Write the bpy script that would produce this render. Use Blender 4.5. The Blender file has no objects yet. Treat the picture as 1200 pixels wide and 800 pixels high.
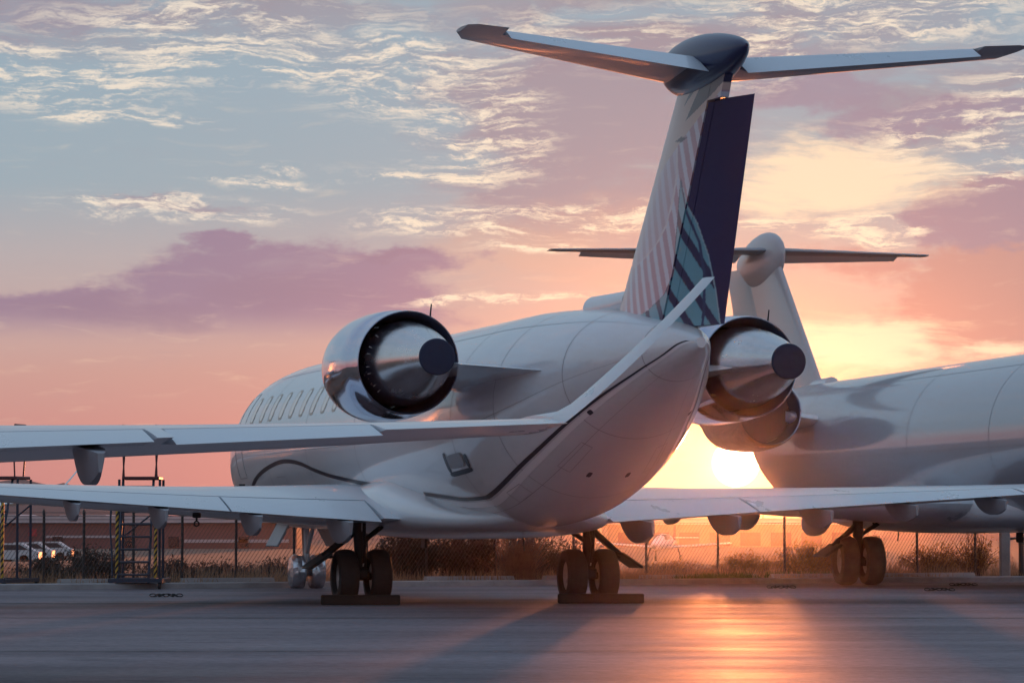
import bpy, bmesh, math, random
from mathutils import Vector, Matrix
random.seed(7)
R = math.radians
sc = bpy.context.scene
COL = sc.collection

# ---------------------------------------------------------------- camera
H = 1.04
FPX = 4000.0
HOR = 616.0
cam_d = bpy.data.cameras.new('camera')
cam = bpy.data.objects.new('camera', cam_d); COL.objects.link(cam)
cam_d.sensor_width = 36.0
cam_d.lens = 36.0 * FPX / 1200.0
cam_d.clip_start = 0.5; cam_d.clip_end = 20000
cam.location = (0, 0, H)
cam.rotation_euler = (R(90) + math.atan((HOR - 400) / FPX), 0, 0)
sc.camera = cam

# ---------------------------------------------------------------- world / sun / exposure
SUN_AZ, SUN_EL = 3.75, 1.05          # degrees right of +Y, above the horizon
W = bpy.data.worlds.new('World'); sc.world = W; W.use_nodes = True
W.cycles.sampling_method = 'NONE'
nt = W.node_tree; nt.nodes.clear()
L = nt.links
def wn(t, **k):
    n = nt.nodes.new(t)
    for a, v in k.items(): setattr(n, a, v)
    return n
def sock(n, i, v):
    if isinstance(v, (int, float)): n.inputs[i].default_value = v
    elif isinstance(v, tuple): n.inputs[i].default_value = v
    else: L.new(v, n.inputs[i])
def m_(op, a, b=None, c=None, clamp=False):
    n = wn('ShaderNodeMath', operation=op); n.use_clamp = clamp
    sock(n, 0, a)
    if b is not None: sock(n, 1, b)
    if c is not None: sock(n, 2, c)
    return n.outputs[0]
def v_(op, a, b=None, c=None):
    n = wn('ShaderNodeVectorMath', operation=op)
    sock(n, 0, a)
    if b is not None: sock(n, 1, b)
    if c is not None: sock(n, 2, c)
    return n.outputs['Value'] if op in ('LENGTH', 'DOT_PRODUCT', 'DISTANCE') else n.outputs[0]
def sstep(x, a, b, lo=0.0, hi=1.0):
    n = wn('ShaderNodeMapRange', interpolation_type='SMOOTHSTEP')
    sock(n, 0, x); sock(n, 1, a); sock(n, 2, b); sock(n, 3, lo); sock(n, 4, hi)
    return n.outputs[0]
def lin(x, a, b, lo=0.0, hi=1.0):
    n = wn('ShaderNodeMapRange'); n.clamp = True
    sock(n, 0, x); sock(n, 1, a); sock(n, 2, b); sock(n, 3, lo); sock(n, 4, hi)
    return n.outputs[0]
def mixc(f, a, b, mode='MIX'):
    n = wn('ShaderNodeMix', data_type='RGBA', blend_type=mode)
    n.clamp_factor = True
    sock(n, 0, f)
    sock(n, 6, a if not isinstance(a, tuple) else (*a, 1.0)[:4])
    sock(n, 7, b if not isinstance(b, tuple) else (*b, 1.0)[:4])
    return n.outputs[2]
def noise(vec, scale, detail=6.0, rough=0.55, dist=0.0):
    n = wn('ShaderNodeTexNoise'); n.noise_dimensions = '3D'
    sock(n, 'Vector', vec); n.inputs['Scale'].default_value = scale
    n.inputs['Detail'].default_value = detail; n.inputs['Roughness'].default_value = rough
    n.inputs['Distortion'].default_value = dist
    return n.outputs['Fac']
def comb(x, y, z=0.0):
    n = wn('ShaderNodeCombineXYZ'); sock(n, 0, x); sock(n, 1, y); sock(n, 2, z); return n.outputs[0]
tc = wn('ShaderNodeTexCoord')
dirv = v_('NORMALIZE', tc.outputs['Generated'])
sep = wn('ShaderNodeSeparateXYZ'); L.new(dirv, sep.inputs[0])
DX, DY, DZ = sep.outputs
az = m_('MULTIPLY', m_('ARCTAN2', DX, DY), 57.2958)
el = m_('MULTIPLY', m_('ARCSINE', DZ), 57.2958)
def blob_at(vec, px, py, rx, ry):
    # soft ellipse in the sky, px/rx in hundredths of a frame; 1 at its centre, 0 outside
    c = ((px - 600) * 0.01432, (HOR - py) * 0.01432, 0.0)
    r = (1.0 / (rx * 0.01432), 1.0 / (ry * 0.01432), 0.0)
    d = v_('LENGTH', v_('MULTIPLY', v_('SUBTRACT', vec, c), r))
    return sstep(d, 1.0, 0.0)
P0 = comb(az, el)
# domain warp
w1 = wn('ShaderNodeTexNoise'); sock(w1, 'Vector', v_('MULTIPLY', P0, (0.7, 1.7, 1.0)))
w1.inputs['Scale'].default_value = 0.55; w1.inputs['Detail'].default_value = 5
wv = v_('MULTIPLY', v_('SUBTRACT', w1.outputs['Color'], (0.5, 0.5, 0.5)), (2.6, 0.8, 0.0))
P1 = v_('ADD', P0, wv)
w2 = wn('ShaderNodeTexNoise'); sock(w2, 'Vector', v_('MULTIPLY', P0, (1.0, 2.6, 1.0)))
w2.inputs['Scale'].default_value = 1.6; w2.inputs['Detail'].default_value = 6; w2.inputs['Roughness'].default_value = 0.62
wv2 = v_('MULTIPLY', v_('SUBTRACT', w2.outputs['Color'], (0.5, 0.5, 0.5)), (0.9, 0.42, 0.0))
P2 = v_('ADD', P1, wv2)
# clear-air gradient
cr = wn('ShaderNodeValToRGB'); sock(cr, 0, lin(el, 0.0, 30.0))
def stops(cr, st):
    e = cr.color_ramp.elements
    while len(e) > 1: e.remove(e[-1])
    e[0].position = st[0][0]; e[0].color = (*st[0][1], 1)
    for p, c in st[1:]:
        x = e.new(p); x.color = (*c, 1)
SKY_STOPS = [(0.0, (0.53, 0.235, 0.24)), (0.045, (0.54, 0.26, 0.265)), (0.085, (0.56, 0.335, 0.32)), (0.112, (0.53, 0.39, 0.39)),
             (0.15, (0.45, 0.42, 0.45)), (0.19, (0.32, 0.425, 0.50)), (0.25, (0.31, 0.43, 0.52)), (0.6, (0.31, 0.42, 0.53)), (1.0, (0.27, 0.39, 0.55))]
stops(cr, SKY_STOPS)
base = cr.outputs[0]
sunv = Vector((math.sin(R(SUN_AZ)) * math.cos(R(SUN_EL)), math.cos(R(SUN_AZ)) * math.cos(R(SUN_EL)), math.sin(R(SUN_EL))))
cosang = v_('DOT_PRODUCT', dirv, tuple(sunv))
sang = m_('MULTIPLY', m_('ARCCOSINE', m_('MINIMUM', cosang, 0.9999999)), 57.2958)
# warm western sky round the sun
base = mixc(m_('MULTIPLY', sstep(sang, 7.0, 0.5), 0.75), base, (0.80, 0.52, 0.38))
base = mixc(m_('MULTIPLY', sstep(sang, 2.4, 0.5), 0.9), base, (0.74, 0.37, 0.15))
# mauve veils
def bsum(*bl, vec=None):
    o = None
    for (px, py, rx, ry, s) in bl:
        b = m_('MULTIPLY', blob_at(vec or P2, px, py, rx, ry), s)
        o = b if o is None else m_('MAXIMUM', o, b)
    return o
def rough_edge(mask, nz, amt, lo, hi):
    return sstep(m_('ADD', mask, m_('MULTIPLY', m_('SUBTRACT', nz, 0.5), amt)), lo, hi)
n_v = noise(v_('MULTIPLY', P1, (0.35, 1.3, 1.0)), 1.1, 7.0, 0.58)
n_s = noise(v_('MULTIPLY', P1, (0.50, 3.6, 1.0)), 1.5, 8.0, 0.62)
n_f = noise(v_('MULTIPLY', P2, (1.15, 6.0, 1.0)), 2.4, 7.0, 0.60)
n_c = noise(v_('MULTIPLY', P0, (1.0, 1.7, 1.0)), 2.1, 8.0, 0.6)
n_b = noise(v_('MULTIPLY', P1, (0.55, 2.2, 1.0)), 1.3, 7.0, 0.6)
veil = m_('MULTIPLY', sstep(n_v, 0.30, 0.60), bsum((150, -20, 680, 125, 1.15), (760, 30, 640, 120, 1.0), (1120, 120, 330, 130, 0.9)))
col = mixc(m_('MULTIPLY', veil, 1.0, clamp=True), base, (0.34, 0.30, 0.36))
# broad mauve cloud behind the tail
veil2 = rough_edge(bsum((690, 150, 250, 170, 1.1), (620, 225, 190, 95, 0.8), (760, 240, 160, 90, 0.8), (850, 90, 200, 90, 0.6)), n_b, 0.9, 0.05, 0.75)
col = mixc(m_('MULTIPLY', veil2, 0.85), col, (0.35, 0.295, 0.36))
warmv = rough_edge(bsum((640, 300, 260, 80, 0.9), (720, 260, 180, 60, 0.7)), n_b, 0.6, 0.1, 0.9)
col = mixc(m_('MULTIPLY', warmv, 0.55), col, (0.68, 0.43, 0.34))
# purple bank on the left, soft falling lower edge
bank = rough_edge(bsum((330, 345, 300, 95, 1.6), (110, 378, 330, 56, 1.4), (440, 308, 190, 34, 1.0), (40, 385, 260, 36, 1.0), (262, 286, 80, 30, 1.0), (420, 370, 200, 60, 0.9)), n_c, 0.6, 0.22, 0.70)
bank = m_('MULTIPLY', bank, sstep(el, 2.95, 3.7))
col = mixc(m_('MULTIPLY', m_('MULTIPLY', bank, sstep(n_b, 0.22, 0.50, 0.62, 1.0)), 0.88), col, (0.275, 0.205, 0.33))
core = rough_edge(bsum((130, 365, 240, 30, 1.0), (330, 335, 170, 50, 0.8), (450, 299, 100, 10, 0.8)), n_b, 0.7, 0.1, 0.8)
col = mixc(m_('MULTIPLY', core, 0.55), col, (0.28, 0.21, 0.31))
# small grey purple lens in the blue
lens = rough_edge(bsum((200, 243, 120, 12, 1.0), (60, 20, 190, 42, 0.8), (20, 60, 120, 25, 0.5)), n_f, 0.8, 0.1, 0.7)
col = mixc(m_('MULTIPLY', lens, 0.6), col, (0.33, 0.28, 0.36))
# salmon and purple clouds on the right
rose = rough_edge(bsum((1135, 355, 200, 105, 1.2), (1180, 250, 160, 70, 1.2), (1010, 305, 120, 34, 0.6), (1190, 320, 140, 80, 1.1)), n_c, 0.75, 0.14, 0.62)
col = mixc(m_('MULTIPLY', rose, 0.85), col, (0.50, 0.28, 0.27))
rose2 = rough_edge(bsum((1170, 255, 150, 60, 1.3), (1150, 222, 60, 26, 0.9), (1120, 135, 220, 30, 1.1), (1050, 150, 160, 22, 0.8), (960, 110, 160, 40, 0.8)), n_c, 0.8, 0.12, 0.6)
col = mixc(m_('MULTIPLY', rose2, 0.8), col, (0.32, 0.265, 0.36))
# sunlit breaks above the sun
brk = rough_edge(bsum((985, 208, 210, 75, 1.1), (900, 235, 130, 50, 0.8), (1010, 405, 170, 60, 0.9), (905, 440, 140, 70, 0.3), (1160, 412, 110, 22, 0.8)), n_s, 1.3, 0.05, 0.85)
col = mixc(m_('MULTIPLY', brk, 0.92), col, (1.0, 0.80, 0.57))
# bright cream streaks
sm = bsum((330, 72, 420, 55, 1.0), (90, 105, 200, 60, 1.0), (480, 95, 190, 70, 1.0), (560, 150, 130, 100, 1.0), (150, 145, 170, 14, 1.3), (200, 246, 190, 20, 1.3),
          (570, 262, 230, 24, 1.2), (690, 252, 140, 24, 1.1), (610, 292, 90, 14, 0.9), (500, 208, 140, 14, 0.8), (575, 353, 160, 9, 1.0), (1130, 165, 150, 60, 1.0), (1000, 20, 300, 56, 1.0),
          (1030, 268, 100, 26, 1.3), (900, 264, 90, 14, 0.9), (860, 60, 140, 70, 0.8), (250, 28, 330, 44, 0.7), (290, 214, 120, 9, 0.9), (1140, 216, 50, 22, 1.2), (1190, 120, 90, 70, 0.8), (60, 78, 180, 30, 0.9), (700, 45, 260, 60, 0.45), (330, 200, 60, 8, 0.8), vec=P1)
streak = m_('MULTIPLY', sstep(m_('ADD', m_('MULTIPLY', n_s, 0.62), m_('MULTIPLY', n_f, 0.38)), 0.46, 0.61), m_('MINIMUM', m_('MULTIPLY', sm, 1.9), 1.0))
warm = mixc(sstep(sang, 9.5, 3.0), (0.86, 0.77, 0.66), (1.0, 0.84, 0.62))
col = mixc(m_('MULTIPLY', streak, 1.0), col, warm)
# thin streaks all round the rest of the sky
far_s = m_('MULTIPLY', sstep(noise(v_('MULTIPLY', P0, (0.08, 0.4, 1.0)), 1.0, 6.0, 0.6), 0.46, 0.68), sstep(m_('ABSOLUTE', az), 10.0, 18.0))
col = mixc(m_('MULTIPLY', far_s, 0.5), col, (0.62, 0.52, 0.52))
# the glow and the sun itself
gl = m_('ADD', m_('MULTIPLY', m_('POWER', 2.718, m_('MULTIPLY', sang, -2.6)), 1.6), m_('MULTIPLY', m_('POWER', 2.718, m_('MULTIPLY', sang, -0.55)), 0.07))
glow = mixc(sstep(sang, 0.0, 3.0), (1.0, 0.62, 0.24), (1.0, 0.42, 0.15))
gn = v_('MULTIPLY', glow, comb(gl, gl, gl))
col = v_('ADD', col, gn)
disc = sstep(sang, 0.42, 0.22, 0.0, 20.0)
col = v_('ADD', col, v_('MULTIPLY', (1.0, 0.82, 0.5), comb(disc, disc, disc)))
# a physical sky underneath for the overall daylight
ns = wn('ShaderNodeTexSky', sky_type='NISHITA')
ns.sun_disc = False; ns.sun_elevation = R(SUN_EL); ns.sun_rotation = R(SUN_AZ)
bg1 = wn('ShaderNodeBackground'); L.new(ns.outputs[0], bg1.inputs[0]); bg1.inputs[1].default_value = 0.006
bg2 = wn('ShaderNodeBackground'); L.new(col, bg2.inputs[0]); bg2.inputs[1].default_value = 0.88
ad = wn('ShaderNodeAddShader'); L.new(bg1.outputs[0], ad.inputs[0]); L.new(bg2.outputs[0], ad.inputs[1])
out = wn('ShaderNodeOutputWorld'); L.new(ad.outputs[0], out.inputs[0])

sun_d = bpy.data.lights.new('sun', 'SUN'); sun = bpy.data.objects.new('sun', sun_d); COL.objects.link(sun)
sun_d.energy = 2.8; sun_d.angle = R(0.8); sun_d.color = (1.0, 0.28, 0.085)
sun.rotation_euler = (-sunv).to_track_quat('-Z', 'Y').to_euler()
sc.view_settings.view_transform = 'Standard'; sc.view_settings.look = 'None'
sc.view_settings.exposure = 0.08; sc.view_settings.gamma = 1.0
try: sc.cycles.use_denoising = True
except Exception: pass
sc.cycles.max_bounces = 8; sc.cycles.volume_bounces = 0
HAZE_D, HAZE_G = 0.000036, 0.960

# ---------------------------------------------------------------- materials
def mat(name, col, rough=0.5, metal=0.0, coat=0.0, var=0.0, vscale=3.0, bump=0.0, bscale=20.0, trans=0.0, rvar=0.0, stretch=(1, 1, 1), col2=None, spec=0.5):
    m = bpy.data.materials.new(name); m.use_nodes = True
    t = m.node_tree; b = t.nodes['Principled BSDF']
    b.inputs['Base Color'].default_value = (*col, 1)
    b.inputs['Roughness'].default_value = rough
    b.inputs['Metallic'].default_value = metal
    b.inputs['Specular IOR Level'].default_value = spec
    if coat: b.inputs['Coat Weight'].default_value = coat; b.inputs['Coat Roughness'].default_value = 0.07
    if var or bump or rvar or col2:
        tcn = t.nodes.new('ShaderNodeTexCoord')
        mp = t.nodes.new('ShaderNodeMapping'); mp.inputs['Scale'].default_value = stretch
        t.links.new(tcn.outputs['Object'], mp.inputs[0])
        if var or rvar or col2:
            n = t.nodes.new('ShaderNodeTexNoise'); n.inputs['Scale'].default_value = vscale; n.inputs['Detail'].default_value = 8
            n.inputs['Roughness'].default_value = 0.62
            t.links.new(mp.outputs[0], n.inputs['Vector'])
        if var or col2:
            r = t.nodes.new('ShaderNodeValToRGB')
            r.color_ramp.elements[0].position = 0.32; r.color_ramp.elements[1].position = 0.68
            c2 = col2 or col
            r.color_ramp.elements[0].color = (*[c * (1 - var) for c in c2], 1)
            r.color_ramp.elements[1].color = (*[min(1, c * (1 + var * 0.5)) for c in col], 1)
            t.links.new(n.outputs['Fac'], r.inputs[0]); t.links.new(r.outputs[0], b.inputs['Base Color'])
        if rvar:
            mr = t.nodes.new('ShaderNodeMapRange'); t.links.new(n.outputs['Fac'], mr.inputs[0])
            mr.inputs[1].default_value = 0.3; mr.inputs[2].default_value = 0.7
            mr.inputs[3].default_value = rough - rvar; mr.inputs[4].default_value = rough + rvar
            t.links.new(mr.outputs[0], b.inputs['Roughness'])
        if bump:
            n2 = t.nodes.new('ShaderNodeTexNoise'); n2.inputs['Scale'].default_value = bscale; n2.inputs['Detail'].default_value = 6
            t.links.new(mp.outputs[0], n2.inputs['Vector'])
            bp = t.nodes.new('ShaderNodeBump'); bp.inputs['Strength'].default_value = bump; bp.inputs['Distance'].default_value = 0.02
            t.links.new(n2.outputs['Fac'], bp.inputs['Height']); t.links.new(bp.outputs[0], b.inputs['Normal'])
    if trans:
        b.inputs['Transmission Weight'].default_value = 0.0
        tr = t.nodes.new('ShaderNodeBsdfTranslucent')
        mx = t.nodes.new('ShaderNodeMixShader'); mx.inputs[0].default_value = trans
        o = t.nodes['Material Output']
        t.links.new(b.outputs[0], mx.inputs[1]); t.links.new(tr.outputs[0], mx.inputs[2]); t.links.new(mx.outputs[0], o.inputs[0])
        if b.inputs['Base Color'].is_linked: t.links.new(b.inputs['Base Color'].links[0].from_socket, tr.inputs[0])
        else: tr.inputs[0].default_value = (*col, 1)
    return m
M = {}
M['paint'] = mat('white_paint', (0.70, 0.72, 0.76), 0.32, 0, 0.75, var=0.09, vscale=1.1, stretch=(1, 0.25, 1))
M['wing_paint'] = mat('wing_paint', (0.60, 0.66, 0.72), 0.33, 0, 0.45, var=0.08, vscale=2.0, rvar=0.08, stretch=(1, 0.4, 1))
M['under_paint'] = mat('grey_paint', (0.25, 0.25, 0.28), 0.4, 0, 0.1, var=0.12, vscale=2.0)
M['fairing_paint'] = mat('fairing_grey', (0.33, 0.33, 0.36), 0.42, var=0.12, vscale=3)
M['navy'] = mat('navy_paint', (0.022, 0.026, 0.085), 0.3, 0, 0.25)
M['line'] = mat('dark_cheatline', (0.02, 0.022, 0.04), 0.35)
M['line_pale'] = mat('pale_cheatline', (0.85, 0.85, 0.88), 0.3, coat=0.3)
M['chrome'] = mat('polished_aluminium', (0.52, 0.55, 0.68), 0.09, 1.0, rvar=0.04, vscale=2.5, var=0.06)
M['brushed'] = mat('brushed_metal', (0.66, 0.65, 0.66), 0.23, 1.0, rvar=0.07, vscale=5, var=0.15, stretch=(1, 0.3, 1))
M['paint_grey'] = mat('grey_white_paint', (0.36, 0.38, 0.44), 0.32, 0, 0.8, var=0.05, vscale=0.9, stretch=(1, 0.3, 1))
M['seam_line'] = mat('panel_seam', (0.30, 0.30, 0.33), 0.5)
M['duct'] = mat('dark_duct', (0.022, 0.022, 0.05), 0.4, 0.2)
M['liner'] = mat('nozzle_liner_metal', (0.20, 0.20, 0.33), 0.36, 0.6, var=0.2, vscale=4)
M['cover'] = mat('exhaust_cover_fabric', (0.03, 0.035, 0.075), 0.8, bump=0.3, bscale=9)
M['rubber'] = mat('tyre_rubber', (0.028, 0.028, 0.03), 0.75, var=0.25, vscale=8)
M['hub'] = mat('wheel_hub', (0.30, 0.30, 0.31), 0.45, 0.4)
M['gear'] = mat('gear_metal', (0.022, 0.021, 0.022), 0.6, 0.0, var=0.2, vscale=8)
M['gear_light'] = mat('gear_light_metal', (0.45, 0.45, 0.47), 0.4, 0.5)
M['wrap'] = mat('silver_wrap', (0.62, 0.64, 0.68), 0.26, 0.85, bump=0.9, bscale=9, var=0.3, vscale=7)
M['canvas'] = mat('grey_brown_canvas', (0.16, 0.135, 0.12), 0.85, var=0.25, vscale=5, bump=0.5, bscale=7)
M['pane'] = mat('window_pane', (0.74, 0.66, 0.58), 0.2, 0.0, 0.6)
M['glass'] = mat('cockpit_glass', (0.02, 0.02, 0.03), 0.05, 0, 0.5)
M['frame'] = mat('window_frame', (0.50, 0.42, 0.34), 0.4, 0.0)
M['orange_bare'] = mat('bare_metal', (0.6, 0.6, 0.62), 0.3, 1.0)

# ---------------------------------------------------------------- mesh helpers
class MB:
    def __init__(s): s.v = []; s.f = []; s.m = []; s.sharp = False
    def add(s, vs, fs, mi=0):
        o = len(s.v); s.v += [tuple(v) for v in vs]
        s.f += [tuple(i + o for i in f) for f in fs]; s.m += [mi] * len(fs)
        return s
    def loft(s, rings, cap0=True, cap1=True, mi=0, closed=True):
        n = len(rings[0]); vs = [p for r in rings for p in r]; fs = []
        for k in range(len(rings) - 1):
            for i in range(n if closed else n - 1):
                j = (i + 1) % n
                fs.append((k * n + i, k * n + j, (k + 1) * n + j, (k + 1) * n + i))
        if cap0: fs.append(tuple(range(n))[::-1])
        if cap1: fs.append(tuple((len(rings) - 1) * n + i for i in range(n)))
        return s.add(vs, fs, mi)
    def tube(s, a, b, r, r2=None, n=10, mi=0):
        a, b = Vector(a), Vector(b); d = (b - a).normalized()
        u = d.orthogonal().normalized(); w = d.cross(u); r2 = r if r2 is None else r2
        ra = [a + r * (math.cos(2 * math.pi * i / n) * u + math.sin(2 * math.pi * i / n) * w) for i in range(n)]
        rb = [b + r2 * (math.cos(2 * math.pi * i / n) * u + math.sin(2 * math.pi * i / n) * w) for i in range(n)]
        return s.loft([ra, rb], mi=mi)
    def path(s, pts, r, n=8, mi=0):
        pts = [Vector(p) for p in pts]; rings = []
        u = None
        for i, p in enumerate(pts):
            d = (pts[min(i + 1, len(pts) - 1)] - pts[max(i - 1, 0)]).normalized()
            if u is None: u = d.orthogonal().normalized()
            u = (u - d * u.dot(d)).normalized(); w = d.cross(u)
            rr = r[i] if isinstance(r, (list, tuple)) else r
            rings.append([p + rr * (math.cos(2 * math.pi * k / n) * u + math.sin(2 * math.pi * k / n) * w) for k in range(n)])
        return s.loft(rings, mi=mi)
    def box(s, c, d, mi=0, rot=None, bev=0.0):
        x, y, z = [q / 2 for q in d]
        if bev:
            b = min(bev, x * .9, y * .9, z * .9)
            rings = []
            for zz, ins in ((-z, b), (-z + b, 0), (z - b, 0), (z, b)):
                X, Y = x - ins, y - ins; c8 = b
                rings.append([(X - c8, -Y, zz), (X, -Y + c8, zz), (X, Y - c8, zz), (X - c8, Y, zz), (-X + c8, Y, zz), (-X, Y - c8, zz), (-X, -Y + c8, zz), (-X + c8, -Y, zz)])
            vs = [p for r in rings for p in r]
        else:
            rings = [[(x, -y, zz), (x, y, zz), (-x, y, zz), (-x, -y, zz)] for zz in (-z, z)]
        mt = Matrix.Translation(Vector(c)) @ (rot.to_4x4() if rot is not None else Matrix.Identity(4))
        return s.loft([[tuple(mt @ Vector(p)) for p in r] for r in rings], mi=mi)
    def lathe(s, prof, n=48, axis='Y', c=(0, 0, 0), mi=0, cap0=False, cap1=False):
        rings = []
        for (a, r) in prof:
            ring = []
            for i in range(n):
                t = 2 * math.pi * i / n
                if axis == 'Y': p = (c[0] + r * math.cos(t), c[1] + a, c[2] + r * math.sin(t))
                elif axis == 'X': p = (c[0] + a, c[1] + r * math.cos(t), c[2] + r * math.sin(t))
                else: p = (c[0] + r * math.cos(t), c[1] + r * math.sin(t), c[2] + a)
                ring.append(p)
            rings.append(ring)
        return s.loft(rings, cap0, cap1, mi)
    def build(s, name, mats, parent=None, smooth=35, loc=None, recalc=True):
        me = bpy.data.meshes.new(name); me.from_pydata(s.v, [], s.f)
        if recalc:
            bm = bmesh.new(); bm.from_mesh(me); bmesh.ops.recalc_face_normals(bm, faces=bm.faces); bm.to_mesh(me); bm.free()
        ms = mats if isinstance(mats, (list, tuple)) else [mats]
        for m in ms: me.materials.append(m)
        if len(ms) > 1: me.polygons.foreach_set('material_index', s.m)
        if smooth:
            me.polygons.foreach_set('use_smooth', [True] * len(me.polygons))
            me.set_sharp_from_angle(angle=R(smooth))
        me.update()
        o = bpy.data.objects.new(name, me); COL.objects.link(o)
        if parent is not None: o.parent = parent
        if loc is not None: o.location = loc
        return o
def data_only(mb, name):
    o = mb.build(name, [M['paint_grey'], M['seam_line']], None, 50); me = o.data; bpy.data.objects.remove(o); return me
MB.data_only = data_only
def tag(o, label=None, cat=None, group=None, kind=None):
    if label: o['label'] = label
    if cat: o['category'] = cat
    if group: o['group'] = group
    if kind: o['kind'] = kind
    return o
def empty(name, loc=(0, 0, 0), rz=0.0):
    o = bpy.data.objects.new(name, None); COL.objects.link(o); o.empty_display_size = 0.3
    o.location = loc; o.rotation_euler = (0, 0, rz); return o
def copy_tree(o, parent=None):
    c = o.copy(); COL.objects.link(c)
    if parent is not None: c.parent = parent
    for ch in list(o.children): copy_tree(ch, c)
    return c
def interp(tab, x):
    if x >= tab[0][0]: return tab[0][1:]
    for a, b in zip(tab, tab[1:]):
        if x >= b[0]:
            t = (a[0] - x) / (a[0] - b[0]); return tuple(p + (q - p) * t for p, q in zip(a[1:], b[1:]))
    return tab[-1][1:]
def catmull(tab, x):
    # smooth interpolation through a table sorted by falling first column
    n = len(tab)
    if x >= tab[0][0]: return tab[0][1:]
    if x <= tab[-1][0]: return tab[-1][1:]
    for i in range(n - 1):
        if tab[i][0] >= x >= tab[i + 1][0]:
            x0, x1 = tab[i][0], tab[i + 1][0]; h = x1 - x0; t = (x - x0) / h; o = []
            for k in range(1, len(tab[0])):
                def sl(j):
                    if j == 0: return (tab[1][k] - tab[0][k]) / (tab[1][0] - tab[0][0])
                    if j == n - 1: return (tab[-1][k] - tab[-2][k]) / (tab[-1][0] - tab[-2][0])
                    return (tab[j + 1][k] - tab[j - 1][k]) / (tab[j + 1][0] - tab[j - 1][0])
                p0, p1 = tab[i][k], tab[i + 1][k]; s0, s1 = sl(i) * h, sl(i + 1) * h
                o.append((2*t**3-3*t**2+1)*p0 + (t**3-2*t**2+t)*s0 + (-2*t**3+3*t**2)*p1 + (t**3-t**2)*s1)
            return tuple(o)

# ---------------------------------------------------------------- the regional jet (origin: ground between the main gears, +Y to the nose)
FUS = [  # y, half width, top z, bottom z
    (14.9, 0.03, 1.98, 1.92), (14.75, 0.26, 2.17, 1.72), (14.3, 0.55, 2.42, 1.48), (13.6, 0.82, 2.68, 1.27), (12.9, 1.02, 3.02, 1.15), (12.2, 1.16, 3.36, 1.09),
    (11.2, 1.28, 3.62, 1.06), (10.0, 1.335, 3.71, 1.05), (8.8, 1.345, 3.735, 1.045), (4.0, 1.345, 3.735, 1.045), (0.0, 1.345, 3.735, 1.045), (-2.5, 1.345, 3.735, 1.05),
    (-3.6, 1.335, 3.735, 1.09), (-4.6, 1.30, 3.73, 1.20), (-6.0, 1.15, 3.67, 1.58), (-7.5, 0.83, 3.56, 2.16), (-8.8, 0.43, 3.38, 2.66), (-9.5, 0.20, 3.24, 2.90), (-9.8, 0.05, 3.14, 3.02)]
def fus_pt(y, phi, off=0.0):
    hw, zt, zb = catmull(FUS, y)
    zc, hh = (zt + zb) / 2, (zt - zb) / 2
    return Vector(((hw + off) * math.cos(phi), y, zc + (hh + off) * math.sin(phi)))
def naca(x, t):
    return 5 * t * (0.2969 * math.sqrt(max(x, 0)) - 0.1260 * x - 0.3516 * x * x + 0.2843 * x ** 3 - 0.1036 * x ** 4)
def foil(t, n=18, x0=0.0, x1=1.0, camber=0.0):
    # loop: upper surface from x1 to x0, then lower from x0 to x1
    xs = [x0 + (x1 - x0) * 0.5 * (1 - math.cos(math.pi * i / n)) for i in range(n + 1)]
    cb = lambda x: camber * 4 * x * (1 - x)
    up = [(x, cb(x) + naca(x, t)) for x in reversed(xs)]
    lo = [(x, cb(x) - naca(x, t)) for x in (xs[1:] if x0 == 0 else xs)]
    return up + lo

def ribbon(pts, w, off, name, m, parent, sgn, sub=10):
    # painted line following the fuselage skin, control points (y, phi); w = width in metres
    P = []
    for i in range(len(pts) - 1):
        p0 = pts[max(i - 1, 0)]; p1 = pts[i]; p2 = pts[i + 1]; p3 = pts[min(i + 2, len(pts) - 1)]
        for k in range(sub):
            t = k / sub
            P.append(tuple(0.5 * (2 * b + (c - a) * t + (2 * a - 5 * b + 4 * c - d) * t * t + (-a + 3 * b - 3 * c + d) * t ** 3) for a, b, c, d in zip(p0, p1, p2, p3)))
    P.append(pts[-1]); vs = []; fs = []
    for i, (y, ph) in enumerate(P):
        a = P[max(i - 1, 0)]; b = P[min(i + 1, len(P) - 1)]
        dy, dp = b[0] - a[0], (b[1] - a[1]) * 1.3
        ln = math.hypot(dy, dp) or 1; ny, np_ = -dp / ln, dy / ln
        for q in (-0.5, 0.5):
            v = fus_pt(y + ny * w * q, ph + np_ * w * q / 1.3, off); vs.append((v.x * sgn, v.y, v.z))
    for i in range(len(P) - 1): fs.append((2 * i, 2 * i + 1, 2 * i + 3, 2 * i + 2))
    return MB().add(vs, fs).build(name, m, parent)

def patch(mb, y0, y1, p0, p1, off, sgn, rad=0.3, n=8, mi=0, inset=None):
    # rounded rectangle lying on the skin
    cy, cp, hy, hp = (y0 + y1) / 2, (p0 + p1) / 2, (y1 - y0) / 2, (p1 - p0) / 2
    loop = []
    for i in range(32):
        t = 2 * math.pi * i / 32; c, s = math.cos(t), math.sin(t); e = 0.5
        loop.append((cy + hy * math.copysign(abs(c) ** e, c), cp + hp * math.copysign(abs(s) ** e, s)))
    rings = []
    for sc_ in (1.0, 0.66, 0.33):
        rings.append([fus_pt(cy + (y - cy) * sc_, cp + (p - cp) * sc_, off) for y, p in loop])
    vs = [(v.x * sgn, v.y, v.z) for r in rings for v in r]; fs = []
    for k in range(2):
        for i in range(32):
            j = (i + 1) % 32; fs.append((k * 32 + i, k * 32 + j, (k + 1) * 32 + j, (k + 1) * 32 + i))
    fs.append(tuple(64 + i for i in range(32)))
    mb.add(vs, fs, mi)

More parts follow.
